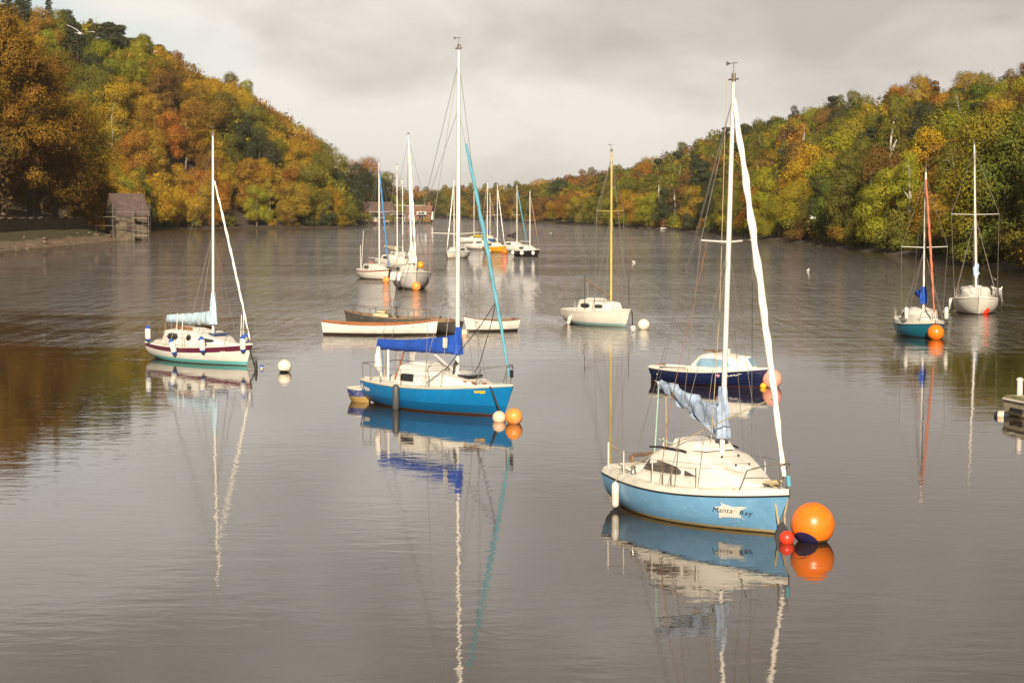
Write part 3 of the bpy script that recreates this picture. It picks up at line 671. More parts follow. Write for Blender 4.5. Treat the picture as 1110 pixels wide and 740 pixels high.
# ------------------------------------------------------------------ boats
def lerp(a, b, t): return a + (b - a) * t
def tab(T, x):
    if x <= T[0][0]: return T[0][1:]
    for p, q in zip(T, T[1:]):
        if x <= q[0]:
            t = (x - p[0]) / max(q[0] - p[0], 1e-9); return [lerp(a, b, t) for a, b in zip(p[1:], q[1:])]
    return T[-1][1:]
class Hull:
    """x forward, y to port, z up from the waterline"""
    def __init__(s, L, B, fb, draft=.35, rake=.5, srake=.15, tw=.7, tm=.42, bowp=2.1, full=2.5, ks=-.04, kb=-.2, fine=1.15):
        s.L, s.B, s.fb, s.draft, s.rake, s.srake, s.tw, s.tm, s.bowp, s.full, s.ks, s.kb, s.fine = L, B, fb, draft, rake, srake, tw, tm, bowp, full, ks, kb, fine
    def b(s, t):
        if t < s.tm: return s.B / 2 * (s.tw + (1 - s.tw) * math.sin(math.pi / 2 * t / s.tm))
        return s.B / 2 * max(0.012, 1 - ((t - s.tm) / (1 - s.tm)) ** s.bowp)
    def sz(s, t):
        a, m, c = s.fb
        return a * (1 - t) * (1 - 2 * t) + 4 * m * t * (1 - t) + c * t * (2 * t - 1)
    def kz(s, t):
        if t < .5: return -s.draft + (s.draft + s.ks) * (1 - t / .5) ** 2
        return -s.draft + (s.draft + s.kb) * ((t - .5) / .5) ** 3
    def pt(s, t, v, side=1):
        z = lerp(s.kz(t), s.sz(t), v)
        w = max(0, (t - .35) / .65) ** 1.5
        n = lerp(s.full, s.fine, w)
        g = (1 - (1 - v) ** n) ** (1 / lerp(n, 1.0, w))
        x = -s.L / 2 + s.L * t - s.rake * (1 - v) * max(0, (t - .5) / .5) ** 3 + s.srake * (1 - v) * max(0, (.5 - t) / .5) ** 3
        return Vector((x, side * s.b(t) * g, z))
    def find(s, x, z):
        t = min(1, max(0, (x + s.L / 2) / s.L))
        for _ in range(14):
            v = min(1, max(0, (z - s.kz(t)) / (s.sz(t) - s.kz(t))))
            t = min(1, max(0, t + (x - s.pt(t, v).x) / s.L))
        return t, v
    def y(s, x, z):
        t, v = s.find(x, z); return s.pt(t, v).y
    def mesh(s, nt=28, nv=11, mif=None):
        b = MB(); vs_ = [(i / (nv - 1)) for i in range(nv)]
        secs = []
        for i in range(nt + 1):
            t = i / nt; t = t if t < .6 else .6 + .4 * (1 - (1 - (t - .6) / .4) ** 1.25)
            secs.append([s.pt(t, v, -1) for v in reversed(vs_)] + [s.pt(t, v, 1) for v in vs_[1:]])
        f = (lambda i, j: mif(vs_[nv - 1 - j - 1] if j < nv - 1 else vs_[j - nv + 1])) if mif else None
        b.loft(secs, ring=False, caps=False, mif=f)
        b.add(secs[0], [tuple(range(len(secs[0])))])
        return b
    def gunwale(s, r=.03, dz=0.0, t0=0.0, t1=1.0, inn=0.0, n=26, transom=True):
        pts = []
        for i in range(n + 1):
            t = lerp(t0, t1, i / n); q = s.pt(t, 1, -1); pts.append((q.x, min(0, q.y + inn), q.z + dz))
        b = MB(); b.tube(pts, r, 6); b.tube([(x, -y, z) for x, y, z in pts], r, 6)
        if transom: b.tube([pts[0], (pts[0][0], -pts[0][1], pts[0][2])], r, 6)
        return b
def deck_mesh(h, lip=.06, inset=.03, camber=.05, pit=None, nt=26):
    """side lip, deck and a sunken cockpit (x0, x1, half width, sole height)"""
    ts = [i / nt for i in range(nt + 1)]
    if pit:
        t0, t1 = (pit[0] + h.L / 2) / h.L, (pit[1] + h.L / 2) / h.L
        ts = sorted([t for t in ts if abs(t - t0) > .01 and abs(t - t1) > .01] + [t0 - .001, t0 + .001, t1 - .001, t1 + .001])
    b = MB(); secs = []
    for t in ts:
        e = max(.008, h.b(t) + .004); i = max(.004, e - inset * min(1, e / .2)); z = h.sz(t); x = -h.L / 2 + h.L * t
        top = z + lip; c = camber * min(1, e / .5)
        inside = pit and t0 < t < t1
        cw = min(pit[2], i * .86) if pit else i * .5
        f = pit[3] if inside else top + c
        m = top + c * (.9 if inside else .8)
        secs.append([(x, -e, z), (x, -i, top), (x, -cw, m), (x, -cw * .98, f), (x, cw * .98, f), (x, cw, m), (x, i, top), (x, e, z)])
    b.loft(secs, ring=False, caps=False)
    b.add(secs[0], [tuple(range(8))])
    return b
FY = [(1, 0), (.985, .3), (.955, .6), (.92, .8), (.86, .93), (.74, .99), (.5, 1.03), (.25, 1.05), (0, 1.06)]
class Cabin:
    """sections (x, half width, base z, top z)"""
    def __init__(s, T): s.T = T
    def mesh(s, n=18):
        xs = sorted({round(q[0], 4) for q in s.T} | {round(lerp(s.T[0][0], s.T[-1][0], i / n), 4) for i in range(n + 1)})
        secs = []
        for x in xs:
            hw, z0, z1 = tab(s.T, x)
            half = [(x, -hw * fy, lerp(z0, z1, fz)) for fy, fz in FY]
            secs.append(half + [(x, -p[1], p[2]) for p in reversed(half[:-1])])
        b = MB(); b.loft(secs, ring=True, caps=True)
        return b
    def side(s, x, z, sd=-1, off=.006):
        hw, z0, z1 = tab(s.T, x); f = min(.95, max(0, (z - z0) / (z1 - z0)))
        for (a, p), (c, q) in zip(FY, FY[1:]):
            if p <= f <= q:
                k = lerp(a, c, (f - p) / (q - p)); break
        else: k = 1
        return Vector((x, sd * (hw * k + off), z + off * .3))
    def window(s, cols, sd=-1, off=.006):
        b = MB(); rows = 4; secs = []
        for x, lo, hi in cols: secs.append([s.side(x, lerp(lo, hi, j / rows), sd, off) for j in range(rows + 1)])
        b.loft(secs, ring=False, caps=False)
        out = [q[0] for q in secs] + [q for q in secs[-1][1:-1]] + [q[-1] for q in reversed(secs)] + [q for q in reversed(secs[0][1:-1])]
        return b, out + [out[0]]
def oval(x0, x1, z0, z1, n=8, p=3.0, taper=0.0):
    """columns of a rounded window between x0 and x1; taper lowers the top towards the front"""
    cols = []
    for i in range(n + 1):
        u = -1 + 2 * i / n; e = (1 - abs(u) ** p) ** (1 / p); e = max(e, .06)
        top = lerp(z1, z1 - taper, i / n); m, h = (z0 + top) / 2, (top - z0) / 2
        cols.append((lerp(x0, x1, i / n), m - h * e, m + h * e))
    return cols
def tube_part(name, pts, r, m, parent, seg=6):
    b = MB(); b.tube(pts, r, seg); return b.build(name, m, parent)
def cover_mesh(aft, fore, aw, fw, atop, ftop, abot, fbot, seed, collar=None, crinkle=.03, droop=1.6, n=22):
    """a boom cover: cloth tube whose top rises and whose foot deepens towards the mast, with a collar round the mast"""
    b = MB(); secs = []; K = 16
    for i in range(n + 1):
        s = i / n; e = s ** droop
        c = Vector(aft).lerp(Vector(fore), s); w = lerp(aw, fw, s); top, bot = lerp(atop, ftop, e), lerp(abot, fbot, e)
        if i in (0, n): w *= .6
        ring = []
        for k in range(K):
            a = 2 * math.pi * k / K; sa, ca = math.sin(a), math.cos(a)
            z = ca * (top if ca > 0 else bot); y = sa * w * (1 - .35 * abs(ca) ** 3)
            p = Vector((c.x, c.y + y, c.z + z)); nz = noise.noise(Vector((p.x * 3.3 + seed, y * 9, p.z * 4))) + .5 * noise.noise(Vector((p.x * 9 + seed, y * 14, p.z * 9)))
            fold = math.sin(p.x * 15 + p.z * 10 + seed + 2 * nz) * .6
            ring.append(p + Vector((nz * crinkle * .5, (nz + fold * .7) * crinkle * (1 if sa >= 0 else -1), nz * crinkle)))
        secs.append(ring)
    b.loft(secs)
    if collar:
        x, z0, z1, r0, r1 = collar; cs = []
        for i in range(13):
            s = i / 12; r = lerp(r0, r1, s)
            cs.append([(x + r * math.cos(a) * (1 + .2 * math.sin(a * 5 + seed + s * 3) + .22 * noise.noise(Vector((a * 2, s * 5, seed)))), r * math.sin(a) * (1 + .2 * math.sin(a * 5 + seed + s * 3) + .22 * noise.noise(Vector((a * 2, s * 5, seed)))), lerp(z0, z1, s)) for a in [2 * math.pi * k / 20 for k in range(20)]])
        b.loft(cs)
    return b
BOATS = {}
def sailboat(key, label, bow, hd, L, B, fb, hullm, cabin, mast, group='sailing boats moored on the lake', bands=None, bandm=(), cat='sailing boat', name='sailing_boat', draft=.35, rake=.5, hull=None, lip=.06, inset=.03, deckm=None, cabm=None,
             pit=None, windows=(), winm=None, rub=None, spread=None, boom=None, cover=None, jib=None, stays=True, pulpit=True, pushpit=True, posts=(), wire=.006, gun=None, port_windows=True, hatch=None, backstay=True, frac=.97):
    h = Hull(L, B, fb, draft, rake, **(hull or {}))
    ang = R(hd); dirv = Vector((math.cos(ang), math.sin(ang), 0))
    bx = L / 2 - rake * .82
    P = on_water(*bow) - dirv * bx
    root = empty(name, (P.x, P.y, 0), ang); tag(root, label, cat, group)
    hb = h.mesh(mif=bands)
    hb.build('hull', [hullm] + list(bandm), root, angle=50)
    deckm = deckm or DECK
    deck_mesh(h, lip, inset, pit=pit).build('deck', deckm, root, angle=25)
    if rub: h.gunwale(rub[0], rub[2] if len(rub) > 2 else 0.0).build('rubbing_strake', rub[1], root)
    cb = None
    if cabin:
        cb = Cabin(cabin); co = cb.mesh().build('cabin', cabm or WHITE, root, angle=38)
        for cols in windows:
            for sd in ((-1, 1) if port_windows else (-1,)):
                wm, out = cb.window(cols, sd); wo = wm.build('window', winm or GLASS, co)
                if L > 4 and P.y < 110: tube_part('window_frame', out, .012, STEEL if winm is None else WHITE, co, 5)
        if hatch:
            x0, x1, hw, z0, dz = hatch
            Cabin([(x0, hw * .9, z0, z0 + dz * .6), (x0 + .1, hw, z0, z0 + dz), (x1 - .25, hw, z0, z0 + dz * .9), (x1, hw * .75, z0, z0 + dz * .25)]).mesh(8).build('hatch', WHITE, root)
    top = lambda t: h.sz(t) + lip
    # mast and rig
    if mast:
        mx, mz0, mz1, mr, mm, lx, ly = mast
        def mp(z):
            s = (z - mz0) / (mz1 - mz0); return Vector((mx + lx * s, ly * s, z))
        b = MB(); b.tube([mp(lerp(mz0 - .15, mz1, i / 6)) for i in range(7)], [mr, mr, mr, mr, mr * .95, mr * .85, mr * .7], 10)
        mo = b.build('mast', mm, root)
        mh = MB(); tp = mp(mz1); mh.tube([tp, tp + Vector((0, 0, .16))], mr * .8, 8); mh.tube([tp + Vector((-.14, 0, .05)), tp + Vector((.14, 0, .05))], mr * .35, 6)
        mh.build('masthead_fitting', STEEL, mo)
        if P.y < 120:
            vb = MB(); q = tp + Vector((0, 0, .15)); vb.tube([q, q + Vector((0, 0, .22))], .008, 5); vb.tube([q + Vector((-.22, 0, .2)), q + Vector((.1, 0, .2))], .007, 5)
            vb.add([q + Vector((-.22, .004, .16)), q + Vector((-.1, .004, .2)), q + Vector((-.22, .004, .25)), q + Vector((-.22, -.004, .16)), q + Vector((-.1, -.004, .2)), q + Vector((-.22, -.004, .25))], [(0, 1, 2), (5, 4, 3), (0, 3, 4, 1), (1, 4, 5, 2), (2, 5, 3, 0)])
            vb.build('wind_vane', STEEL, mo)
        hz = mp(mz1 * .97)
        if spread:
            sz_, hl, aftx = spread
            for sd in (-1, 1):
                sb = MB(); c = mp(sz_); e = c + Vector((-aftx, sd * hl, .04)); sb.tube([c, e], [.022, .016], 6); so = sb.build('spreader', mm, mo)
                t = (mx + h.L / 2) / h.L - .04
                b2 = MB(); b2.tube([hz, e, (mx - .25, sd * (h.b(t) - .06), top(t))], wire, 5); b2.build('shroud', WIRE, root)
        if stays:
            t = (mx + h.L / 2) / h.L
            lo = mp(lerp(mz0, mz1, .52) if not spread else spread[0] - .1)
            for sd in (-1, 1):
                for k, dx in enumerate((-.45, .3)):
                    tt = min(.92, max(.1, t + dx / h.L)); tube_part('lower_shroud', [lo, (mx + dx, sd * (h.b(tt) - .07), top(tt))], wire, WIRE, root, 5)
        if backstay: tube_part('backstay', [hz, (-h.L / 2 + .08, 0, top(0))], wire, WIRE, root, 5)
        fs = (h.L / 2 - .12, 0, top(1) + .05)
        hz = mp(lerp(0, mz1, frac)); tube_part('forestay', [hz, fs], wire, WIRE, root, 5)
        if jib:
            z0, z1, r, jm = jib[:4]; a = Vector(fs); c = hz; pts, rr = [], []
            sag = jib[4] if len(jib) > 4 else .04
            for i in range(25):
                s = lerp((z0 - a.z) / (c.z - a.z), (z1 - a.z) / (c.z - a.z), i / 24); p = a.lerp(c, s); p += Vector((-.03 * math.sin(i * .9), .03 * math.sin(i * 1.7), 0)) * r * 2.4
                p.x += sag * math.sin(math.pi * s); pts.append(p); rr.append(r * .62 * (.55 + .75 * math.sin(math.pi * min(1, .12 + .88 * (1 - i / 24)) ** 1.2) ** .6) * (1 + .09 * math.sin(i * 2.1)) if 0 < i < 24 else r * .45)
            fb_ = MB(); secs = []
            for i in range(97):
                f = i / 4; k = min(23, int(f)); c = pts[k].lerp(pts[k + 1], f - k); r0 = lerp(rr[k], rr[k + 1], f - k)
                secs.append([c + Vector((math.cos(a), math.sin(a), 0)) * r0 * (1 +   .12 * math.cos(2 * a - i * .62) + .06 * math.cos(a + i * .9)) for a in [2 * math.pi * q / 12 for q in range(12)]])
            fb_.loft(secs); fb_.build('furled_jib', jm, root)
        if boom:
            gz, ln, az, br = boom[:4]; g = mp(gz) + Vector((-mr, 0, 0)); e = Vector((mx - ln, boom[4] if len(boom) > 4 else 0, az))
            tube_part('boom', [g, e], br, boom[5] if len(boom) > 5 else mm, root, 8)
            tube_part('mainsheet', [e + Vector((.25, 0, -.03)), (e.x + .3, 0, (pit[3] + .3) if pit else top(.1))], .01, ROPE, root, 5)
            tube_part('topping_lift', [hz, e], wire * .8, WIRE, root, 5)
            if cover:
                cm = cover.pop('mat')
                c = dict(aft=e + Vector((-.02, 0, .02)), fore=g + Vector((.0, 0, .02))); c.update(cover)
                cover_mesh(**c).build('sail_cover', cm, root, angle=60)
    er = .013
    if pulpit:
        ph = .52 if L > 5 else .42; b = MB(); tb = .83
        fr = Vector((h.L / 2 - .1, 0, top(1) + ph + .04))
        for sd in (-1, 1):
            q = h.pt(tb, 1, sd); a = Vector((q.x, q.y - sd * .05, top(tb)))
            b.tube([a, a + Vector((.2, -sd * .02, ph * .93)), a + Vector((.28, -sd * .04, ph)), Vector((fr.x - .12, sd * .16, fr.z)), Vector((fr.x, sd * .08, fr.z)), fr], er, 6)
            q2 = h.pt(.965, 1, sd); b.tube([Vector((q2.x, q2.y * .6, top(.965))), Vector((fr.x - .05, sd * .12, fr.z))], er, 6)
        b.build('pulpit', STEEL, root)
    if pushpit:
        ph = .5; b = MB(); x0 = -h.L / 2 + .06
        for sd in (-1, 1):
            w0 = h.b(0) - .06
            b.tube([(x0, sd * w0, top(0)), (x0, sd * w0, top(0) + ph)], er, 6)
            q = h.pt(.1, 1, sd); b.tube([(q.x, q.y - sd * .05, top(.1)), (q.x, q.y - sd * .05, top(.1) + ph), (x0, sd * w0, top(0) + ph), (x0, sd * .2, top(0) + ph)], er, 6)
        b.build('pushpit', STEEL, root)
    if posts:
        for sd in (-1, 1):
            tops = []
            for t in posts:
                q = h.pt(t, 1, sd); a = Vector((q.x, q.y - sd * .06, top(t))); b = MB(); b.tube([a, a + Vector((0, 0, .5))], [.014, .011], 6); b.build('stanchion', WHITE2 if L < 6 else STEEL, root)
                tops.append(a + Vector((0, 0, .48)))
            q = h.pt(.86, 1, sd); q0 = h.pt(.1, 1, sd); path = [(q0.x, q0.y - sd * .05, top(.1) + .47)] + tops + [(q.x, q.y - sd * .05, top(.86) + .5)]
            tube_part('guard_wire', path, wire * .8, WIRE, root, 5)
    BOATS[key] = dict(root=root, h=h, M=Matrix.Translation((P.x, P.y, 0)) @ Matrix.Rotation(ang, 4, 'Z'), P=P, top=top, cab=cb, hd=ang)
    return BOATS[key]
def buoy(px, py, rpx, m, label, group='mooring buoys on the lake', sink=.72, collar=None, ring=True, dirty=None):
    """a round mooring buoy; py is the row of its waterline in front"""
    p = on_water(px, py); r = rpx * p.y / F_PX; c = Vector((p.x, p.y + r * .6, r * sink))
    o = empty('mooring_buoy', (c.x, c.y, 0)); tag(o, label, 'buoy', group)
    b = MB(); b.ball((0, 0, c.z), r, 28, 16); b.build('float', m, o)
    if ring:
        b = MB(); b.tube([(r * .16 * math.cos(a), 0, c.z + r + r * .12 * math.sin(a) + .01) for a in [2 * math.pi * k / 10 for k in range(11)]], r * .045, 6); b.build('lifting_eye', BLACK, o)
    if collar:
        cm, ax, k = collar; b = MB(); ax = Vector(ax).normalized()
        prof = [(r * 1.012 * math.sin(a), r * 1.012 * math.cos(a)) for a in [math.pi * .15 * (1 - i / 5) * k for i in range(6)]] + [(r * .12, r * 1.12), (0.001, r * 1.12)]
        b.lathe(prof, 18, 0, (0, 0, c.z), ax); b.build('neck_cap', cm, o)
    return o
def fender(world, r, ln, m, label, tilt=(0, 0, 1), endm=None, rope_to=None, group=None, floatz=False):
    o = empty('fender', world); tag(o, label, 'fender', group)
    ax = Vector(tilt).normalized(); b = MB()
    b.lathe([(r * .25, -ln / 2), (r * .7, -ln / 2 + r * .3), (r, -ln / 2 + r * .9), (r, ln / 2 - r * .9), (r * .7, ln / 2 - r * .3), (r * .25, ln / 2)], 16, 0, (0, 0, 0), ax); b.build('fender_body', m, o)
    if endm:
        for sg in (-1, 1):
            b = MB(); b.lathe([(r * .2, sg * (ln / 2 + r * .35)), (r * .55, sg * (ln / 2 + r * .1)), (r * .86, sg * (ln / 2 - r * .32)), (r * 1.03, sg * (ln / 2 - r * .75))][::-sg or 1], 14, 0, (0, 0, 0), ax); b.build('end_cap', endm, o)
    if rope_to is not None:
        tube_part('lanyard', [ax * (ln / 2), Vector(rope_to) - Vector(world)], .009, ROPE, o, 5)
    return o
def wp(key, x, y, z): return BOATS[key]['M'] @ Vector((x, y, z))

ORANGE = mat('orange_buoy_plastic', (0.88, 0.19, 0.012), 0.32, 0.08, 3.0)
ORANGE_P = mat('faded_orange_plastic', (0.85, 0.30, 0.06), 0.4, 0.12, 4.0, (0.7, 0.45, 0.3), 0.25, 3.0)
RED = mat('red_buoy_plastic', (0.80, 0.045, 0.02), 0.35, 0.1)
PINK = mat('sun_faded_pink_plastic', (0.82, 0.36, 0.27), 0.4, 0.1, 2.0)
PEACH = mat('pale_peach_plastic', (0.80, 0.55, 0.40), 0.45, 0.12, 4.0)
BWHITE = mat('white_buoy_plastic', (0.78, 0.72, 0.60), 0.45, 0.08, 3.0, (0.3, 0.22, 0.12), 0.3, 3.0)
YELLOW = mat('yellow_plastic', (0.75, 0.42, 0.02), 0.4)
NAVY = mat('navy_plastic', (0.02, 0.018, 0.07), 0.4)
BLUECAP = mat('blue_cap', (0.03, 0.09, 0.4), 0.4)
GREYCLOTH = mat('grey_blue_cloth', (0.30, 0.38, 0.52), 0.85, 0.22, 5.0, (0.5, 0.55, 0.62), 0.35, 3.0, bump=.02, bscale=9)
ROYAL = mat('royal_blue_canvas', (0.012, 0.07, 0.40), 0.75, 0.18, 3.0, bump=.01, bscale=12)
PALEBLUE = mat('pale_blue_canvas', (0.44, 0.58, 0.68), 0.8, 0.12, 4.0, bump=.015, bscale=8)
SKYJIB = mat('sky_blue_canvas', (0.105, 0.31, 0.41), 0.75, 0.18, 2.0)
BLUEJIB = mat('mid_blue_canvas', (0.05, 0.2, 0.45), 0.75)
BLACKCLOTH = mat('black_canvas', (0.02, 0.02, 0.025), 0.8)
TERRA = mat('terracotta_canvas', (0.45, 0.14, 0.07), 0.75)

# --- light blue yacht in front
H_LB = hull_mat('light_blue_hull', (0.145, 0.335, 0.55), [(0.065, (0.36, 0.28, 0.13)), (0.02, (0.05, 0.04, 0.02))], 0.3, (0.3, 0.38, 0.42), .3, (0.27, 0.47, 0.66))
b1 = sailboat('lightblue', 'light blue yacht with white ray emblem on its bow, nearest to the camera', (839.5, 578), -58, 4.95, 2.1, (.64, .58, .76), H_LB,
    [(-1.2, .80, .70, .80), (-.78, .80, .70, 1.28), (-.55, .79, .70, 1.36), (0, .77, .71, 1.37), (.6, .70, .73, 1.29), (1.0, .58, .76, 1.15), (1.4, .42, .80, 1.0), (1.8, .22, .84, .88)],
    (.50, 1.22, 8.35, .052, ALLOY, .26, .0), lip=.115, inset=.05, rub=(.018, BLACK, .0), pit=(-2.1, -1.22, .52, .35),
    windows=[[(-1.02, .885, .91), (-.92, .88, 1.02), (-.82, .88, 1.13), (-.4, .885, 1.12), (-.1, .89, 1.09), (.1, .90, 1.05), (.2, .92, .99)], [(.26, .90, 1.03), (.4, .905, .995), (.55, .91, .955), (.72, .92, .925)]], winm=mat('tinted_window', (.11, .095, .085), .12, .5, 2.5, (.3, .25, .2), .3, 2.0),
    spread=(5.35, .62, .05), boom=(2.05, 2.05, 2.5, .035), jib=(1.1, 8.05, .085, CLOTH_W, .05), posts=(.2, .42, .66), hatch=(-.55, .45, .46, 1.37, .17), pushpit=False,
    cover=dict(aw=.09, fw=.11, atop=.08, ftop=.10, abot=.12, fbot=.52, seed=3.0, mat=GREYCLOTH, crinkle=.095, droop=1.5, collar=(.52, 1.62, 2.6, .125, .07)), wire=.0055)
r1, h1 = b1['root'], b1['h']
# stern posts, rope round them, tiller, roof rails, hatches and cleats
for sd in (-1, 1):
    q = h1.pt(.03, 1, sd); tube_part('stern_post', [(q.x + .03, q.y - sd * .08, .76), (q.x + .03, q.y - sd * .08, 1.28)], .018, WHITE2, r1)
tube_part('stern_rope', [(-2.38, -.64, 1.24), (-2.0, -.7, 1.18), (-1.56, -.82, 1.12)], .01, ROPE, r1)
tube_part('stern_rope', [(-2.38, .64, 1.24), (-2.0, .72, 1.18), (-1.56, .84, 1.16)], .012, ROPE_G, r1)
b = MB(); b.tube([(-2.45, .05, .95), (-2.0, .02, 1.02), (-1.4, 0, 1.14)], [.05, .04, .025], 7); b.box((-2.52, -.03, -.1), (-2.4, .03, .94)); b.build('tiller', OLDWOOD, r1)
for sd in (-1, 1): tube_part('roof_rail', [(-.9, sd * .68, 1.34), (-.5, sd * .675, 1.375), (.1, sd * .64, 1.365), (.2, sd * .63, 1.35)], .022, BLACK, r1)
Cabin([(.62, .16, 1.24, 1.28), (.72, .24, 1.2, 1.285), (1.12, .2, 1.06, 1.165), (1.2, .14, 1.06, 1.13)]).mesh(6).build('fore_hatch', WHITE, r1)
for x, y, z in ((.75, -.2, 1.29), (.75, .2, 1.29), (1.12, -.16, 1.17), (1.12, .16, 1.17)):
    b = MB(); b.ball((x, y, z), .025, 8, 6); b.build('hatch_bolt', BLACK, r1)
b = MB(); b.box((2.05, -.12, .9), (2.11, .12, .95)); b.box((2.06, -.04, .84), (2.1, .04, .92)); b.tube([(1.85, -.1, .93), (2.05, .12, .97), (2.25, -.05, .96), (2.0, -.16, .95), (2.15, .1, .98)], .025, 6); b.build('bow_cleat', ROPE, r1)
for x in (-1.6, -.15, .12): tube_part('deck_post', [(x, -.92 if x > -1 else -.8, .72), (x, -.92 if x > -1 else -.8, .98)], .012, STEEL, r1)
tube_part('topping_rope', [(-1.54, 0, 2.44), (-1.56, -.02, 1.9), (-1.56, -.06, 1.3), (-1.57, -.1, .9)], .014, ROPE_G, r1, 6)
tube_part('jib_sheet', [(1.98, .0, 2.5), (1.2, -.2, 2.15), (.2, -.5, 1.65), (-.9, -.75, 1.15), (-1.5, -.75, .85)], .011, ROPE, r1)
b = MB(); b.ball((2.0, 0, 2.5), .05, 8, 6); b.build('jib_clew_knot', ROPE, r1)
tube_part('halyard', [(.48, .05, 8.4), (.52, -.1, 4), (.3, -.12, 1.4)], .007, ROPE, r1)
tube_part('flag_halyard', [(.36, -.28, 5.36), (-.1, -.75, 2.4), (-.28, -.9, .74)], .006, RUSTW, r1)
for sd in (-1, 1):
    b = MB(); b.lathe([(.06, 0), (.045, .05), (.045, .09), (.06, .12), (.03, .13), (.001, .13)], 12, 0, (-1.45, sd * .68, .76)); b.build('winch', STEEL, r1)
    b = MB(); b.tube([(-1.85, sd * .72, .78), (-1.75, sd * .72, .8), (-1.65, sd * .72, .8), (-1.55, sd * .72, .78)], .014, 6); b.build('deck_cleat', STEEL, r1)
b = MB()
for k in range(5): b.tube([(-1.9 + (.16 - .012 * k) * math.cos(a), .1 + (.13 - .01 * k) * math.sin(a), .4 + .03 * k) for a in [q * math.pi / 8 for q in range(17)]], .018, 6)
b.build('rope_coil', ROPE, r1)
tube_part('jib_drum', [(2.46, 0, .93), (2.43, 0, 1.12)], .045, SKYJIB, r1, 10)
def on_side(h, pts2, off=.007):
    return [Vector((x, -(h.y(x, z) + off), z)) for x, z in pts2]
# ray emblem: fan of narrow strips so that the shape follows the curved planking
def emblem(h, outline, name, m, parent, off=.006):
    zs = [p[1] for p in outline]; z0, z1 = min(zs), max(zs); n = 44; b = MB(); rows = []
    for i in range(n):
        z = lerp(z0, z1, i / n); xs = []
        zm = z + (z1 - z0) / n / 2
        for p, q in zip(outline, outline[1:] + outline[:1]):
            if (p[1] > zm) != (q[1] > zm): xs.append(p[0] + (zm - p[1]) * (q[0] - p[0]) / (q[1] - p[1]))
        rows.append((z, sorted(xs)))
    dz = (z1 - z0) / n
    for za, A in rows:
        for k in range(0, len(A) - 1, 2):
            q = max(1, int((A[k + 1] - A[k]) / .05))
            for i in range(q):
                xa, xb = lerp(A[k], A[k + 1], i / q), lerp(A[k], A[k + 1], (i + 1) / q)
                b.add(on_side(h, [(xa, za), (xb, za), (xb, za + dz), (xa, za + dz)], off), [(0, 1, 2, 3)])
    return b.build(name, m, parent, smooth=False)
ray_px = [(315, 105), (365, 140), (400, 150), (470, 170), (560, 195), (640, 192), (740, 180), (855, 188), (790, 215), (720, 260), (680, 310), (655, 370), (655, 430), (725, 500), (638, 442), (560, 450), (400, 450), (280, 460), (225, 490), (205, 470), (225, 420), (245, 370), (245, 330), (235, 280), (170, 208), (220, 228), (290, 216), (340, 188), (348, 160)]
ray_out = [(1.50 + (x - 530) * .00088, .385 - (y - 300) * .00086) for x, y in ray_px]
emblem(h1, ray_out, 'ray_emblem', WHITE, r1)
def lettering(h, text, x, z, size, m, parent, name='painted_name', off=.01, shear=.35, sx=1.0, tilt=0.0):
    cu = bpy.data.curves.new('letters', 'FONT'); cu.body = text; cu.size = size; cu.shear = shear; cu.align_x = 'CENTER'; cu.resolution_u = 3
    to = bpy.data.objects.new('letters', cu); COL.objects.link(to)
    dg = bpy.context.evaluated_depsgraph_get(); me = bpy.data.meshes.new_from_object(to.evaluated_get(dg))
    vs_ = [(x + v.co.x * sx, z + v.co.y + v.co.x * sx * tilt) for v in me.vertices]; fs = [tuple(p.vertices) for p in me.polygons]
    bpy.data.objects.remove(to); bpy.data.meshes.remove(me); bpy.data.curves.remove(cu)
    b = MB(); b.add(on_side(h, vs_, off), fs); return b.build(name, m, parent, smooth=False)
INK = mat('black_script_paint', (0.03, 0.03, 0.04), 0.5)
lettering(h1, 'Manta', 1.31, .345, .135, INK, r1, shear=.45, sx=1.12); lettering(h1, 'Ray', 1.70, .325, .135, INK, r1, shear=.45, sx=1.12)
fender(wp('lightblue', -1.62, -(h1.y(-1.62, .35) + .09), .32), .075, .52, WHITE2, 'white fender hanging on the light blue yacht, near its stern', rope_to=wp('lightblue', -1.62, -.86, .8), endm=None)
buoy(883, 589, 24.3, hull_mat('weathered_orange_buoy', (0.88, 0.19, 0.012), [(0.07, (.16, .09, .03)), (0.03, (.05, .04, .02))], .34, (.7, .3, .1), .35, (.88, .26, .05)), 'large round orange buoy beside the light blue yacht', sink=.78, ring=False, collar=(NAVY, (-.42, -.55, -.72), 1.25))
buoy(853.5, 589, 8.5, RED, 'small red ball float between the light blue bow and large orange buoy', sink=.6, ring=False)
b = MB(); p0 = wp('lightblue', 2.2, -.14, .82); p1 = on_water(846, 580)
b.tube([p0, p0.lerp(p1, .5) + Vector((0, 0, -.03)), p1], .022, 6); p2 = wp('lightblue', 2.4, .05, .8); b.tube([p2, p2.lerp(p1, .5), p1 + Vector((.08, 0, 0))], .018, 6)
mo = b.build('mooring_rope', ROPE); tag(mo, 'doubled mooring rope running down from the light blue bow into the water', 'rope')
b = MB(); p = on_water(849, 583)
b.loft([[p + Vector((a, .1 * k, z)) for a, z in ((-.2, -.1), (-.08, .26), (.0, .3), (.08, .16), (.19, .04), (.17, -.1))] for k in (-.35, .35)]); cko = b.build('mooring_chain_shield', BLACK, smooth=False); tag(cko, 'dark rubber chain guard standing in the water under the light blue bow', 'chain guard')

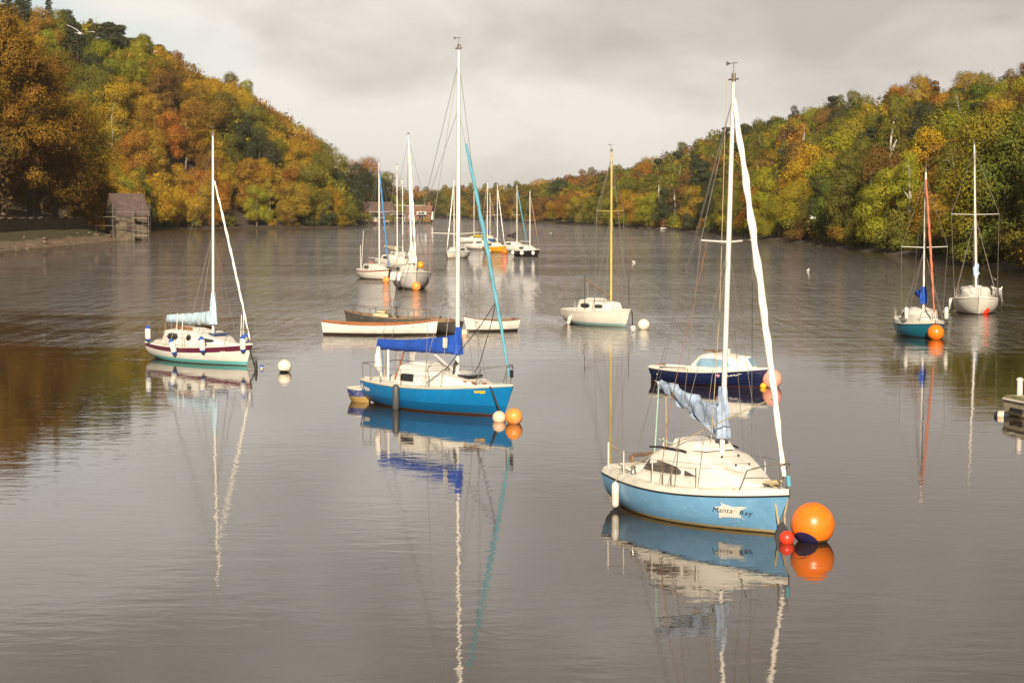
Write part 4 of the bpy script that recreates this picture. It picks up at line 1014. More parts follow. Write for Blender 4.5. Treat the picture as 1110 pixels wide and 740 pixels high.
# --- royal blue yacht
H_BL = hull_mat('bright_blue_hull', (0.004, 0.165, 0.42), [(0.30, (0.005, 0.115, 0.30)), (0.05, (0.10, 0.045, 0.02)), (0.01, (0.03, 0.02, 0.012))], 0.33, (0.03, 0.12, 0.2), .5, (0.03, 0.26, 0.50))
b2 = sailboat('blue', 'bright blue yacht with royal blue boom cover, grey fender amidships and pale blue furled jib', (546, 451), -48, 6.2, 2.3, (.70, .68, .90), H_BL,
    [(-1.45, .78, .70, .80), (-1.25, .80, .70, 1.3), (-.6, .80, .70, 1.30), (0, .76, .72, 1.22), (.7, .70, .74, 1.12), (1.4, .55, .78, .98), (2.0, .3, .82, .88)],
    (.62, 1.0, 10.65, .068, ALLOY, .1, 0), lip=.05, rub=(.016, mat('tan_edge', (.5, .38, .22), .6), .02), pit=(-2.7, -1.45, .6, .3),
    windows=[[(-1.12, .84, .98), (-1.05, .83, 1.05), (-.7, .83, 1.05), (-.5, .83, 1.05)]], spread=(5.25, .95, .1), boom=(1.75, 3.8, 1.74, .045),
    jib=(1.15, 7.9, .074, SKYJIB, .08), posts=(.2, .38, .58), hatch=(-1.1, -.3, .4, 1.31, .08), pushpit=True, frac=.84,
    cover=dict(aw=.12, fw=.14, atop=.2, ftop=.5, abot=.14, fbot=.1, seed=9.0, mat=ROYAL, crinkle=.025, droop=2.3, collar=(.66, 1.68, 2.5, .125, .085)), wire=.008)
r2, h2 = b2['root'], b2['h']
b = MB(); b.box((.15, -.172, 1.86), (.36, -.166, 2.16)); b.build('cover_label', WHITE2, r2)
tube_part('boom_crutch', [(-2.45, -.2, .7), (-2.45, -.2, 1.66)], .04, WHITE, r2, 8)
b = MB(); b.tube([(-3.05, -.1, 1.72), (-3.08, -.12, 1.4), (-3.06, -.12, 1.1), (-3.03, -.06, .95)], [.05, .1, .13, .05], 8); b.tube([(-3.04, -.06, 1.0), (-3.0, -.04, .75)], .03, 6); b.build('rope_hank', CLOTH_W, r2)
tube_part('tiller', [(-2.5, .1, .72), (-2.2, .08, 1.2), (-2.02, .08, 1.6)], [.035, .03, .025], mat('red_brown_stick', (.33, .1, .05), .5), r2)
b = MB(); b.box((.95, -.3, 1.05), (1.45, .3, 1.12)); b.build('fore_hatch', GLASS, r2, bevel=.02)
tube_part('kicking_strap', [(.55, -.02, 1.15), (-.6, 0, 1.7)], .03, ALLOY, r2)
for x, y in ((.4, -.2), (.35, .2)):
    b = MB(); b.lathe([(.06, 0), (.05, .1), (.065, .13), (.02, .14)], 10, 0, (x, y, 1.2)); b.build('winch', STEEL, r2)
b = MB(); b.tube([(.78, -.3, 1.1), (.8, -.28, 1.35), (.78, -.2, 1.5), (.76, -.12, 1.42)], .03, 6); b.build('vent_cowl', BLACK, r2)
for x in (2.25, 1.85, 1.45): 
    b = MB(); b.box((x - .09, -.62 + .1 * x, .93), (x + .09, -.56 + .1 * x, .97)); b.build('deck_cleat', mat('rusty_cleat', (.3, .12, .04), .7), r2)
for sd in (-1, 1): tube_part('jib_sheet', [(2.35, 0, 3.3), (1.9, sd * .2, 2.6), (.9, sd * .62, 1.35), (.2, sd * .85, .85)], .013, BLACK, r2)
b = MB(); b.tube([(3.02, 0, 1.45), (3.12, 0, 1.44)], .016, 6); b.box((2.98, -.03, 1.15), (3.08, .03, 1.36)); b.build('bow_lamp', BLACK, r2)
emblem(h2, [(-3.0, .58), (-2.93, .66), (-2.89, .56), (-2.88, .45), (-2.95, .38), (-2.94, .48), (-3.0, .5)], 'stern_mark', WHITE, r2, .008)
emblem(h2, [(-2.82, .55), (-2.46, .5), (-2.45, .41), (-2.52, .44), (-2.6, .38), (-2.7, .42), (-2.8, .41)], 'worn_name_mark', WHITE2, r2, .008)
emblem(h2, [(2.05, .73), (2.37, .745), (2.35, .68), (2.25, .65), (2.17, .68), (2.07, .66)], 'registration_sticker', YELLOW, r2, .008)
fender(wp('blue', -.75, -(h2.y(-.75, .35) + .13), .36), .11, .82, mat('grey_fender', (.06, .065, .07), .5), 'dark grey fender hanging on the bright blue hull', rope_to=wp('blue', -.7, -1.1, .76))
buoy(557, 459.5, 9.6, ORANGE_P, 'round orange buoy at the bow of the bright blue yacht', sink=.78, ring=False)
buoy(541, 457, 7.4, PEACH, 'pale peach buoy touching the bright blue stem', sink=.55, ring=False)
b = MB(); p0 = wp('blue', 2.5, -.36, .88); p1 = on_water(545, 453); b.tube([p0, p1], .028, 6); tag(b.build('mooring_rope', BLACK), 'dark mooring rope running down the bright blue bow to its buoys', 'rope')

# --- white yacht with a maroon stripe
H_MS = hull_mat('cream_white_hull', (0.72, 0.69, 0.63), [(0.17, (0.14, 0.45, 0.44)), (0.03, (0.08, 0.06, 0.04))], 0.3, (.5, .4, .26), .25)
MAROON = mat('maroon_stripe', (0.11, 0.018, 0.04), 0.35)
b3 = sailboat('stripe', 'white yacht with maroon stripe, teal waterline and pale blue boom cover', (267, 396.5), -48, 6.5, 2.3, (.62, .60, .84), H_MS,
    [(-2.0, .80, .66, .76), (-1.85, .82, .66, 1.2), (-1.0, .84, .66, 1.24), (.2, .78, .68, 1.22), (.5, .74, .7, 1.14), (1.2, .55, .74, 1.02), (1.75, .3, .8, .86)],
    (.55, 1.05, 8.85, .055, ALLOY, -.02, .1), bands=lambda v: 1 if .78 < v < .94 else 0, bandm=[MAROON], lip=.05, rub=(.022, WHITE, .01), pit=(-2.9, -2.0, .6, .3),
    windows=[oval(-1.55, -.75, .84, 1.1), oval(-.2, .14, .86, 1.08, 8, 2.0), oval(.55, 1.35, .84, 1.0, 8, 3, .05)], boom=(1.7, 3.35, 1.55, .04), posts=(.3, .5),
    frac=.83, jib=(1.05, 7.1, .06, CLOTH_W, .05), cover=dict(aw=.13, fw=.16, atop=.16, ftop=.3, abot=.18, fbot=.22, seed=5.0, mat=PALEBLUE, crinkle=.05, droop=1.5, collar=(.57, 1.5, 2.75, .16, .07)), wire=.009, hatch=(-1.7, -.2, .4, 1.25, .07))
r3, h3 = b3['root'], b3['h']
b = MB(); b.box((-1.45, -.5, 1.27), (-.3, -.42, 1.36)); b.box((-1.45, .42, 1.27), (-.3, .5, 1.36)); b.build('teak_rail', WOOD, r3)
b = MB(); b.box((.7, -.32, 1.1), (1.15, .32, 1.17)); b.build('solar_panel', mat('solar_blue', (.03, .06, .16), .15), r3)
tube_part('tiller', [(-3.05, -.1, .7), (-2.75, -.15, 1.0), (-2.7, -.15, 1.5)], [.08, .06, .03], OLDWOOD, r3)
for x in (-1.0, -.6, 1.7, 1.85): tube_part('upright_pole', [(x, -.72 if x < 1 else .5, .75), (x + .1, -.72 if x < 1 else .5, 1.9)], .018, WHITE, r3)
for x0 in (2.0, 2.28): emblem(h3, [(x0, .545), (x0 + .2, .555), (x0 + .2, .505), (x0, .495)], 'name_mark', WHITE, r3, .008)
for i, (x, z, wl_, lab) in enumerate([(-2.55, 1.02, 0, "upright white fender with blue caps on the maroon-striped yacht's stern rail"), (-.35, .62, .14, 'tilted white fender with blue caps on the maroon-striped hull amidships'),
                                   (1.35, .78, .05, 'white fender with blue caps under the forward window of the striped yacht'), (2.95, .86, .0, 'white fender with blue caps at the bow rail of the striped yacht')]):
    y = (h3.y(min(x, 2.6), min(z, .6)) + .14) if x < 2.6 else .22
    fender(wp('stripe', x, -y, z), .115, .58, WHITE, lab, tilt=(wl_ * -2, .0, 1), endm=BLUECAP, rope_to=wp('stripe', x - wl_ * .7, -y + .08, z + .5), group='fenders of the striped yacht')
fender(wp('stripe', 2.1, .45, .98), .13, .34, WHITE, 'short round white float with blue cap on foredeck of striped yacht', endm=BLUECAP, group='fenders of the striped yacht')
buoy(308, 403.5, 7.6, BWHITE, 'white ball buoy with dirty underside, right of the maroon-striped yacht', sink=.8, ring=False, collar=(BLACK, (-.05, -.3, -.9), 1.6))
buoy(283.5, 399.5, 2.6, WHITE2, 'tiny blue and white float under the striped bow', sink=.5, ring=False, collar=(BLUECAP, (0, -.3, .9), 2.5))
b = MB(); p0 = wp('stripe', 3.05, -.02, .75); p1 = on_water(277.5, 401); b.tube([p0, p1], .03, 6); b.lathe([(.03, -.3), (.07, .0), (.05, .2), (.03, .3)], 10, 0, p1 + Vector((0, 0, .1))); tag(b.build('mooring_rope', BLACK), 'dark mooring rope with knot hanging from the striped bow', 'rope')

# --- navy motor boat with white cabin
H_NV = hull_mat('navy_hull', (0.010, 0.016, 0.062), [(0.03, (0.05, 0.02, 0.015))], 0.22, (.05, .05, .12), .3)
b4 = sailboat('navy', 'navy clinker motor boat with white cabin and open cockpit', (826, 419.5), -38, 4.55, 1.75, (.46, .44, .62), H_NV,
    [(-.5, .55, .42, .5), (-.42, .60, .42, .72), (-.1, .62, .42, 1.02), (.2, .62, .43, 1.08), (.9, .58, .44, 1.04), (1.25, .5, .46, .92), (1.6, .4, .5, .66), (1.75, .34, .5, .52)],
    None, cat='motor boat', name='motor_boat', group='motor boats on the lake', lip=.05, rake=.25, hull=dict(tw=.45, tm=.5, bowp=1.9, full=2.1, fine=1.2), rub=(.028, WHITE, .02), pit=(-1.95, -.5, .6, .12),
    windows=[[(-.2, .66, .7), (-.12, .62, .82), (.0, .61, .92), (.12, .61, .93), (.14, .61, .93), (.5, .61, .93), (.9, .61, .90), (1.05, .63, .82), (1.1, .68, .74)]], winm=GLASS_B, pulpit=False, pushpit=False, stays=False, backstay=False)
r4, h4 = b4['root'], b4['h']
Cabin([(1.2, .2, .7, .9), (1.3, .24, .7, 1.03), (1.55, .22, .55, 1.0), (1.8, .2, .55, .62)]).mesh(6).build('fore_hatch', WHITE, r4)
b = MB(); b.add([(1.585, -.15, .96), (1.585, .15, .96), (1.765, .14, .69), (1.765, -.14, .69), (1.6, -.15, .97), (1.6, .15, .97), (1.78, .14, .7), (1.78, -.14, .7)], [(4, 7, 6, 5), (0, 1, 2, 3), (0, 4, 5, 1), (1, 5, 6, 2), (2, 6, 7, 3), (3, 7, 4, 0)]); b.build('hatch_window', GLASS_B, r4, smooth=False)
b = MB(); b.box((-.1, -.28, 1.13), (.4, .28, 1.16)); b.build('roof_slide', OLDWOOD, r4, bevel=.01)
b = MB(); b.box((-2.4, -.04, -.2), (-2.27, .04, .55)); b.tube([(-2.33, 0, .52), (-1.85, .05, .6)], .03, 6); b.build('rudder', OLDWOOD, r4)
b = MB(); b.box((-1.85, -.52, .25), (-1.6, .52, .3)); b.box((-1.2, -.58, .25), (-.95, .58, .3)); b.build('thwart', DECK, r4)
tube_part('boat_hook', [(-1.7, -.55, .52), (-.6, -.58, .56)], .02, BLACK, r4); b = MB(); b.lathe([(.05, 0), (.07, .08), (.02, .16)], 10, 0, (.75, 0, 1.08)); b.build('roof_lamp', WHITE2, r4)
for i in range(5): h4.gunwale(.008, -.075 * (i + 1), .02, .985, .006 + .012 * i, transom=False).build('plank_edge', H_NV, r4)
emblem(h4, [(1.05, .36), (1.1, .42), (1.12, .38), (1.18, .385), (1.22, .42), (1.24, .39), (1.32, .43), (1.35, .40), (1.45, .45), (1.56, .455), (1.44, .42), (1.36, .375), (1.3, .40), (1.22, .355), (1.14, .35), (1.1, .33)], 'name_scroll', WHITE, r4, .01)
emblem(h4, [(.72, .38), (.78, .44), (.86, .4), (.84, .33), (.78, .3)], 'name_emblem', mat('pink_mark', (.5, .25, .3), .5), r4, .009)
buoy(837.5, 420, 11, PINK, 'sun-faded pink buoy at the bow of the navy motor boat', sink=.8, ring=False)
buoy(827.5, 420, 3.6, YELLOW, 'small yellow float between navy bow and pink buoy', sink=.4, ring=False)

# --- white yacht with a yellow mast
H_W5 = hull_mat('off_white_hull', (0.72, 0.67, 0.58), [(0.17, (0.25, 0.42, 0.42)), (0.06, (0.2, 0.24, 0.2))], 0.38, (.42, .32, .18), .45)
b5 = sailboat('yellowmast', 'white yacht with tall yellow mast and bare slanting boom', (678, 354.5), -58, 5.3, 2.1, (.70, .68, .90), H_W5,
    [(-1.15, .76, .76, .86), (-1.0, .78, .74, 1.3), (-.2, .76, .74, 1.32), (.5, .68, .78, 1.26), (1.1, .55, .82, 1.2), (1.3, .5, .84, .9)],
    (.95, 1.15, 8.95, .065, YELLOWMAST, 0, 0), lip=.05, rub=(.02, WHITE2, .01), pit=(-2.4, -1.15, .55, .3), windows=[oval(-.75, .05, .9, 1.12), oval(.4, 1.0, .92, 1.1)],
    boom=(1.5, 2.4, 2.35, .05, 0, OLDWOOD), spread=(5.9, .85, .1), posts=(.32,), wire=.01, hatch=(-.8, .3, .4, 1.32, .08))
for x, y in ((-.3, -.8), (2.1, .3)): tube_part('upright_pole', [(x, y, .8), (x, y, 2.6)], .016, BLACK, b5['root'])
buoy(698, 357, 6.6, BWHITE, 'white ball buoy near the bow of the yellow-masted yacht', sink=.7, ring=False)
buoy(686.5, 356.5, 3.2, WHITE2, 'small half-sunk white float between yellow-masted yacht and its ball buoy', sink=.2, ring=False)
b = MB(); b.tube([wp('yellowmast', 2.8, 0, .85), on_water(686, 355)], .03, 6); tag(b.build('mooring_rope', BLACK), 'mooring rope from the yellow-masted white bow to a small float', 'rope')
fender(wp('yellowmast', -1.35, -(h1.y(-1.3, .3) + .1), .22), .1, .5, WHITE2, "white fender low on the yellow-masted yacht's hull", tilt=(.3, 0, 1))

# --- open rowing boats and the weathered launch
def rowboat(label, mid, hd, L, B, fb, outm, inm, gunm, rake=.2, tw=.45, thw=3, name='rowing_boat', gr=.035, tm=.48, extra=None, cat='rowing boat', boot=None, bands=None, bandm=()):
    h = Hull(L, B, fb, .22, rake, .08, tw=tw, tm=tm, bowp=2.0, full=2.0, fine=1.2, ks=-.1, kb=-.12)
    p = on_water(*mid); root = empty(name, (p.x, p.y, 0), R(hd)); tag(root, label, cat, 'open boats moored on the lake')
    h.mesh(22, 9, mif=bands).build('hull', [outm] + list(bandm), root, angle=50)
    hi = Hull(L - .08, B - .08, tuple(f - .0 for f in fb), .12, rake, .08, tw=tw, tm=tm, bowp=2.0, full=2.0, fine=1.2, ks=.02, kb=.02)
    hb = hi.mesh(22, 7); hb.f = [tuple(reversed(f)) for f in hb.f]
    hb.build('lining', inm, root, angle=50)
    h.gunwale(gr, .0, inn=.02).build('gunwale', gunm, root)
    for i in range(thw):
        t = .22 + .56 * i / max(1, thw - 1); w = h.b(t) * .9; z = h.sz(t) - .16; x = -L / 2 + L * t; b = MB(); b.box((x - .12, -w, z - .02), (x + .12, w, z + .02)); b.build('thwart', inm, root)
    h.gunwale(.012, -.12, inn=-.0 + .03).build('rubbing_strake', outm, root)
    return root, h
H_RW = hull_mat('white_rowboat_hull', (0.72, 0.69, 0.63), [(0.12, (0.05, 0.04, 0.03))], 0.4, (.45, .36, .24), .3)
H_DK = hull_mat('weathered_dark_hull', (0.055, 0.05, 0.045), [(0.08, (0.02, 0.016, 0.012))], 0.7, (.2, .16, .1), .5, (.12, .1, .08))
GREYIN = mat('grey_lining', (.4, .34, .27), .7, .2)
rowboat('long white rowing boat with orange-brown varnished gunwale', (412, 363), -6, 5.6, 1.5, (.66, .52, .74), H_RW, mat('orange_varnish', (.42, .17, .05), .5, .2), WOOD, rake=.12, tw=.35, thw=5, gr=.045)
rr, rh = rowboat('dark weathered launch with thin rails, behind the long white rowing boat', (425, 356.5), 172, 4.9, 1.7, (.62, .6, .92), H_DK, OLDWOOD, OLDWOOD, rake=.2, thw=2, name='open_launch', cat='launch')
b = MB(); b.box((.1, -.4, .5), (.9, .4, .8)); b.box((.3, -.3, .8), (.7, .3, .92)); b.build('engine_box', mat('cream_box', (.5, .42, .26), .7), rr, bevel=.03)
b = MB()
for sd in (-1, 1):
    pts = []
    for t in (.12, .3, .5, .7, .9):
        q = rh.pt(t, 1, sd); b.tube([(q.x, q.y, q.z), (q.x, q.y, q.z + .38)], .022, 5); pts.append((q.x, q.y, q.z + .38))
    b.tube(pts, .02, 5)
b.build('hand_rail', STEEL, rr)
b = MB(); b.tube([(-.3, .1, .5), (-.25, .1, 1.1)], .03, 6); b.tube([(-.25 + .16 * math.cos(a), .1 + .16 * math.sin(a), 1.1) for a in [k * math.pi / 6 for k in range(13)]], .015, 5); b.build('steering_wheel', BLACK, rr)
rowboat('small dark wooden dinghy between the two white rowing boats', (486, 360.5), -72, 3.0, 1.45, (.6, .52, .66), H_DK, OLDWOOD, OLDWOOD, tw=.7, thw=2, name='dinghy', cat='dinghy')
rowboat('white rowing dinghy with brown gunwale, right of the blue mast', (531.5, 359), -158, 2.8, 1.35, (.6, .56, .78), H_RW, mat('brown_lining', (.22, .11, .06), .7, .25), OLDWOOD, tw=.72, thw=3)
buoy(503, 363, 4.2, PEACH, 'pale pink float between dark dinghy and white rowing dinghy', sink=.5, ring=False)
H_TD = hull_mat('patchy_tender_hull', (0.03, 0.05, 0.18), [(0.18, (0.34, 0.22, 0.07))], 0.6, (.6, .56, .46), .9, (.66, .62, .5))
rowboat('tiny scuffed white and navy tender behind the bright blue stern', (393, 435), -52, .85, .7, (.42, .4, .44), H_TD, GREYIN, WHITE2, tw=.85, thw=1, name='tender_dinghy', gr=.03, cat='dinghy', rake=.1)
rowboat('tiny white boat far off near the right wooded shore', (722, 248.6), 175, 3.6, 1.4, (.45, .4, .55), H_RW, GREYIN, WHITE, thw=2)

# --- right-hand pair
H_TL = hull_mat('teal_hull', (0.012, 0.16, 0.24), [(0.04, (0.03, 0.025, 0.02))], 0.35, (.05, .12, .15), .4)
b15 = sailboat('teal', 'teal blue yacht with white deck, blue mast cover and terracotta furled jib', (1011, 367), -88, 5.0, 2.15, (.60, .56, .72), H_TL,
    [(-1.0, .78, .66, .76), (-.8, .8, .66, 1.26), (.2, .76, .68, 1.26), (.7, .62, .7, 1.1), (1.5, .4, .78, .9)], (.35, 1.1, 7.75, .06, ALLOY, .05, 0), lip=.16, inset=.05, rub=(.02, BLACK, .0), pit=(-2.1, -1.0, .55, .3),
    windows=[oval(-.7, .1, .86, 1.14)], spread=(4.2, 1.1, .0), boom=(1.9, 1.5, 2.0, .035), jib=(1.2, 7.4, .075, TERRA, .03), posts=(.3, .55), wire=.010,
    cover=dict(aw=.1, fw=.16, atop=.1, ftop=.25, abot=.1, fbot=.3, seed=2.0, mat=ROYAL, crinkle=.05, droop=1.5, collar=(.36, 1.55, 2.35, .17, .11)), hatch=(-.7, .1, .4, 1.26, .08))
buoy(1015.5, 368, 9, ORANGE, 'orange buoy at the bow of the teal yacht', sink=.8, ring=False)
for sd, lab in ((-1, 'left'), (1, 'right')):
    fender(wp('teal', .9, sd * .95, 1.12), .1, .6, WHITE2, f'white fender standing on the {lab} side deck of the teal yacht', group='fenders of the teal yacht')
H_W16 = hull_mat('dull_white_hull', (0.74, 0.69, 0.61), [(0.05, (0.05, 0.04, 0.03))], 0.4, (.4, .33, .22), .4)
b16 = sailboat('bowon', 'white yacht seen bow on, beneath the right wooded bank', (1060, 341), -101, 6.2, 2.55, (.8, .78, .98), H_W16,
    [(-1.3, .9, .84, .94), (-1.1, .92, .84, 1.46), (.3, .86, .86, 1.46), (.8, .7, .88, 1.3), (1.6, .4, .94, 1.05)], (.5, 1.25, 9.75, .065, ALLOY, 0, -.25), lip=.08, rub=(.025, WHITE2, .01), pit=(-2.6, -1.3, .6, .3),
    windows=[oval(-.8, .4, 1.02, 1.3)], spread=(5.7, 1.35, .0), hull=dict(bowp=2.9, tm=.5), boom=(2.0, 2.6, 2.05, .04), posts=(.3, .5, .68), wire=.011, hatch=(-.9, .2, .4, 1.47, .08))
cover_mesh(Vector((.48, .0, 2.4)), Vector((.52, 0, 2.4)), .16, .16, .42, .42, .42, .42, 4.0, crinkle=.08).build('sail_cover', mat('pale_blue_bundle', (.3, .42, .6), .8, .2), b16['root'])
buoy(1067.5, 340.5, 6, RED, 'red buoy under the bow of the bow-on white yacht', sink=.75, ring=False)
fender(wp('bowon', -.2, -1.38, .45), .15, .75, WHITE2, 'pale fender hanging low on left side of the bow-on yacht')
# --- middle distance
H_W10 = hull_mat('white_red_line_hull', (0.78, 0.73, 0.64), [(0.1, (0.16, 0.1, 0.06))], 0.4, (.45, .36, .24), .3)
REDLINE = mat('red_line', (.3, .05, .03), .5)
b10 = sailboat('redline', 'white yacht with thin red sheer line and blue furled jib, left of the bow-on cruiser', (420, 303.5), -66, 6.2, 2.4, (.75, .72, .92), H_W10,
    [(-1.6, .8, .78, .88), (-1.4, .82, .78, 1.3), (.2, .78, .8, 1.3), (1.2, .5, .86, 1.0)], (.7, 1.2, 10.1, .07, ALLOY, 0, 0), bands=lambda v: 1 if v > .88 else 0, bandm=[REDLINE], pit=(-2.7, -1.6, .6, .3),
    windows=[oval(-1.1, .1, .9, 1.16)], boom=(1.8, 2.8, 1.8, .05), jib=(1.2, 9.4, .1, BLUEJIB, .0), posts=(.3, .5), wire=.012, spread=(5.8, .9, 0))
b = MB(); b.ball((-1.9, .2, 1.2), .34, 14, 10, sz=.8); b.build('sail_bag', TERRA, b10['root'])
for x, z in ((-2.5, 2.9), (-2.3, 4.2)): tube_part('upright_pole', [(x, -.6, .8), (x + (.6 if z > 3 else 0), -.6, z)], .03, WHITE2, b10['root'])
buoy(418.5, 306, 4, ORANGE_P, 'dull orange buoy between red-lined yacht and bow-on cruiser', sink=.6, ring=False)
H_W11 = hull_mat('bright_white_hull', (0.70, 0.68, 0.64), [(0.18, (0.35, 0.33, 0.28)), (0.05, (0.1, 0.08, 0.06))], 0.35, (.5, .44, .34), .25)
b11 = sailboat('cruiser', 'large white cruiser seen bow on, with two orange buoys at its bow', (450.5, 314), -81, 8.0, 2.9, (1.1, 1.1, 1.35), H_W11,
    [(-2.0, 1.0, 1.15, 1.25), (-1.8, 1.05, 1.15, 1.75), (.6, .95, 1.2, 1.75), (1.2, .75, 1.25, 1.55), (2.2, .4, 1.3, 1.4)], (.6, 1.5, 11.7, .085, ALLOY, -.3, -.2), lip=.1, rake=.9, rub=(.03, WHITE2, .01), pit=(-3.4, -2.0, .7, .6),
    windows=[oval(-1.4, .4, 1.32, 1.58)], boom=(2.4, 3.4, 2.4, .06), jib=(1.9, 11.2, .12, CLOTH_W, .02), hull=dict(bowp=2.9, tm=.5), posts=(.25, .4, .55, .7), wire=.013, spread=(6.3, 1.2, 0),
    cover=dict(aw=.15, fw=.25, atop=.2, ftop=.6, abot=.15, fbot=.25, seed=8.0, mat=CLOTH_W, crinkle=.06, collar=(.6, 1.9, 3.5, .22, .12)), hatch=(-1.2, .3, .45, 1.76, .08))
for sd in (-1, 1):
    q = b11['h']; b = MB(); x = 2.7; y = q.y(x, .95) + .012; b.box((x - .09, sd * y - .02, .9), (x + .09, sd * y + .02, 1.02)); b.build('porthole', GLASS, b11['root'], bevel=.01)
buoy(451, 314.5, 5.2, ORANGE_P, 'orange buoy floating right under the bow of the bow-on cruiser', sink=.75, ring=False)
o = MB(); q = wp('cruiser', 3.5, .35, 1.85); o.ball(q, .28, 16, 12); o = o.build('ball_fender', mat('amber_ball', (.75, .32, .02), .4)); tag(o, "amber ball fender hung on the bow rail of the bow-on cruiser", 'ball fender')
for i, lab in enumerate(('leftmost', 'second', 'third')):
    fender(wp('cruiser', 1.0 + .75 * i, -(b11['h'].y(1.0 + .75 * i, .9) + .18), .95), .13, .7, WHITE, f"{lab} from left of the white fenders on the bow-on cruiser's left side" if i else "leftmost of the white fenders on the bow-on cruiser's left side", tilt=(.12, 0, 1), group='fenders of the bow-on cruiser')
def far_boat(key, label, bow, hd, L, B, ztop, hm, cab=True, mr=.07, **kw):
    k = L / 6
    c = [(-1.6 * k, .36 * B, .8, .9), (-1.4 * k, .36 * B, .8, 1.35), (.2 * k, .34 * B, .8, 1.35), (1.2 * k, .2 * B, .9, 1.05)] if cab else None
    d = dict(pit=(-2.7 * k, -1.6 * k, .25 * B, .4), windows=[oval(-1.1 * k, .2 * k, .92, 1.2)] if cab else (), wire=.013, spread=(ztop * .55, .9, 0), boom=(1.9, 2.6 * k, 1.9, .05), pushpit=True)
    d.update(kw)
    return sailboat(key, label, bow, hd, L, B, (.75, .72, .9), hm, c, (.5 * k, 1.0, ztop, mr, kw.pop('mm', ALLOY) if 'mm' in kw else ALLOY, 0, 0), **d)
far_boat('behind_a', 'white yacht with cream boom cover directly behind the bow-on cruiser', (441, 291), -62, 6.6, 2.5, 10.6, H_W10, cover=dict(aw=.15, fw=.2, atop=.2, ftop=.3, abot=.15, fbot=.2, seed=1.0, mat=mat('cream_canvas', (.5, .42, .3), .8), crinkle=.05), boom=(1.9, 3.2, 2.1, .05))
far_boat('behind_b', 'farther of the two white yachts behind the bow-on cruiser, with shorter mast', (444, 287), -66, 6.0, 2.4, 9.3, H_W11)
far_boat('small_white', "small white yacht partly behind the bright blue yacht's mast", (485.5, 280), -112, 5.6, 2.4, 9.8, hull_mat('pale_band_hull', (.74, .69, .6), [(.1, (.3, .24, .14))], .4), jib=(1.3, 9.2, .09, CLOTH_W, 0), bands=lambda v: 1 if .8 < v < .93 else 0, bandm=[mat('pale_blue_band', (.3, .42, .5), .4)])
H_YL = hull_mat('yellow_hull', (0.72, 0.33, 0.012), [(0.05, (.12, .06, .02))], 0.4, (.4, .2, .03), .3)
far_boat('trimaran', 'long low white yacht farthest left in the distant cluster', (499, 263), -158, 7.5, 2.6, 9.5, H_W11, boom=(1.8, 2.6, 1.8, .05))
far_boat('white_mid', 'white yacht just behind the yellow yacht in the distant cluster', (541, 270.5), -40, 6.6, 2.4, 10.3, H_W11, cover=dict(aw=.2, fw=.25, atop=.3, ftop=.4, abot=.2, fbot=.2, seed=6.0, mat=mat('mustard_canvas', (.4, .3, .05), .8), crinkle=.05))
far_boat('blue_small', 'small yacht with blue cover behind the distant yellow yacht', (534, 263.5), -75, 5.5, 2.3, 9.0, H_BL, cover=dict(aw=.2, fw=.25, atop=.25, ftop=.5, abot=.1, fbot=.2, seed=7.0, mat=ROYAL, crinkle=.05))
far_boat('yellow', 'bright yellow hulled yacht in the distant cluster', (546, 273.5), -62, 5.6, 2.3, 9.6, H_YL, jib=(1.3, 8.8, .08, CLOTH_W, 0))
far_boat('black_cover', 'white yacht with black mast cover in the distant cluster', (570, 272.5), -52, 6.0, 2.4, 9.6, H_W11, jib=(1.3, 9.0, .09, SKYJIB, 0), cover=dict(aw=.2, fw=.3, atop=.2, ftop=.9, abot=.1, fbot=.3, seed=2.5, mat=BLACKCLOTH, crinkle=.06), boom=(2.0, 2.2, 2.2, .05))
far_boat('black_hull', 'black hulled yacht with cream deck at right end of the distant cluster', (583, 278), -55, 5.2, 2.3, 8.4, hull_mat('black_hull_paint', (.012, .012, .013), [], .4), jib=(1.4, 7.9, .07, mat('brown_canvas', (.3, .16, .09), .8), 0))
buoy(547, 275, 3.4, ORANGE, 'orange buoy at the bow of the distant yellow yacht', sink=.7, ring=False)
buoy(530, 273.5, 2.2, BWHITE, "white float beside the distant yellow yacht's stern", sink=.6, ring=False)
fender(wp('black_hull', .3, -1.2, .42), .28, .6, WHITE, 'large white fender in the middle of the distant black hull', group='fenders of the black yacht')
fender(wp('black_hull', -1.9, -1.1, .42), .22, .6, WHITE, "white fender at the stern of the distant black hull", group='fenders of the black yacht')
fender(wp('black_hull', 1.9, -.55, .45), .22, .6, WHITE, 'white fender at the bow of the distant black hull', group='fenders of the black yacht')

# ------------------------------------------------------------------ mossy raft at the right edge
MOSS = mat('mossy_concrete', (.40, .35, .25), .9, .4, 5.0, (.16, .17, .02), .75, 2.6, bump=.02, bscale=20)
MOSSH = hull_mat('neglected_pale_hull', (.46, .41, .30), [(.05, (.10, .08, .03))], .7, (.13, .10, .04), .8, (.2, .2, .04))
p = on_water(1104, 453.5); hm = Hull(3.8, 1.6, (.52, .5, .6), .15, .2, .06, tw=.86, tm=.5, ks=-.12, kb=-.1)
rt = empty('dinghy', (p.x + 1.9 * math.cos(R(14)), p.y + .4 + 1.9 * math.sin(R(14)), 0), R(14)); tag(rt, 'neglected mossy pale dinghy with a white post, cut by the right edge of the photo', 'dinghy')
hm.mesh(20, 9).build('hull', MOSSH, rt, angle=50); deck_mesh(hm, .03, .04, .05, pit=(-.6, 1.2, .5, .2)).build('deck', MOSS, rt, angle=25)
hm.gunwale(.04, -.06).build('rubbing_strake', WHITE2, rt); b = MB(); b.box((-1.96, -.5, .16), (-1.9, .2, .26)); b.build('transom_slot', BLACK, rt)
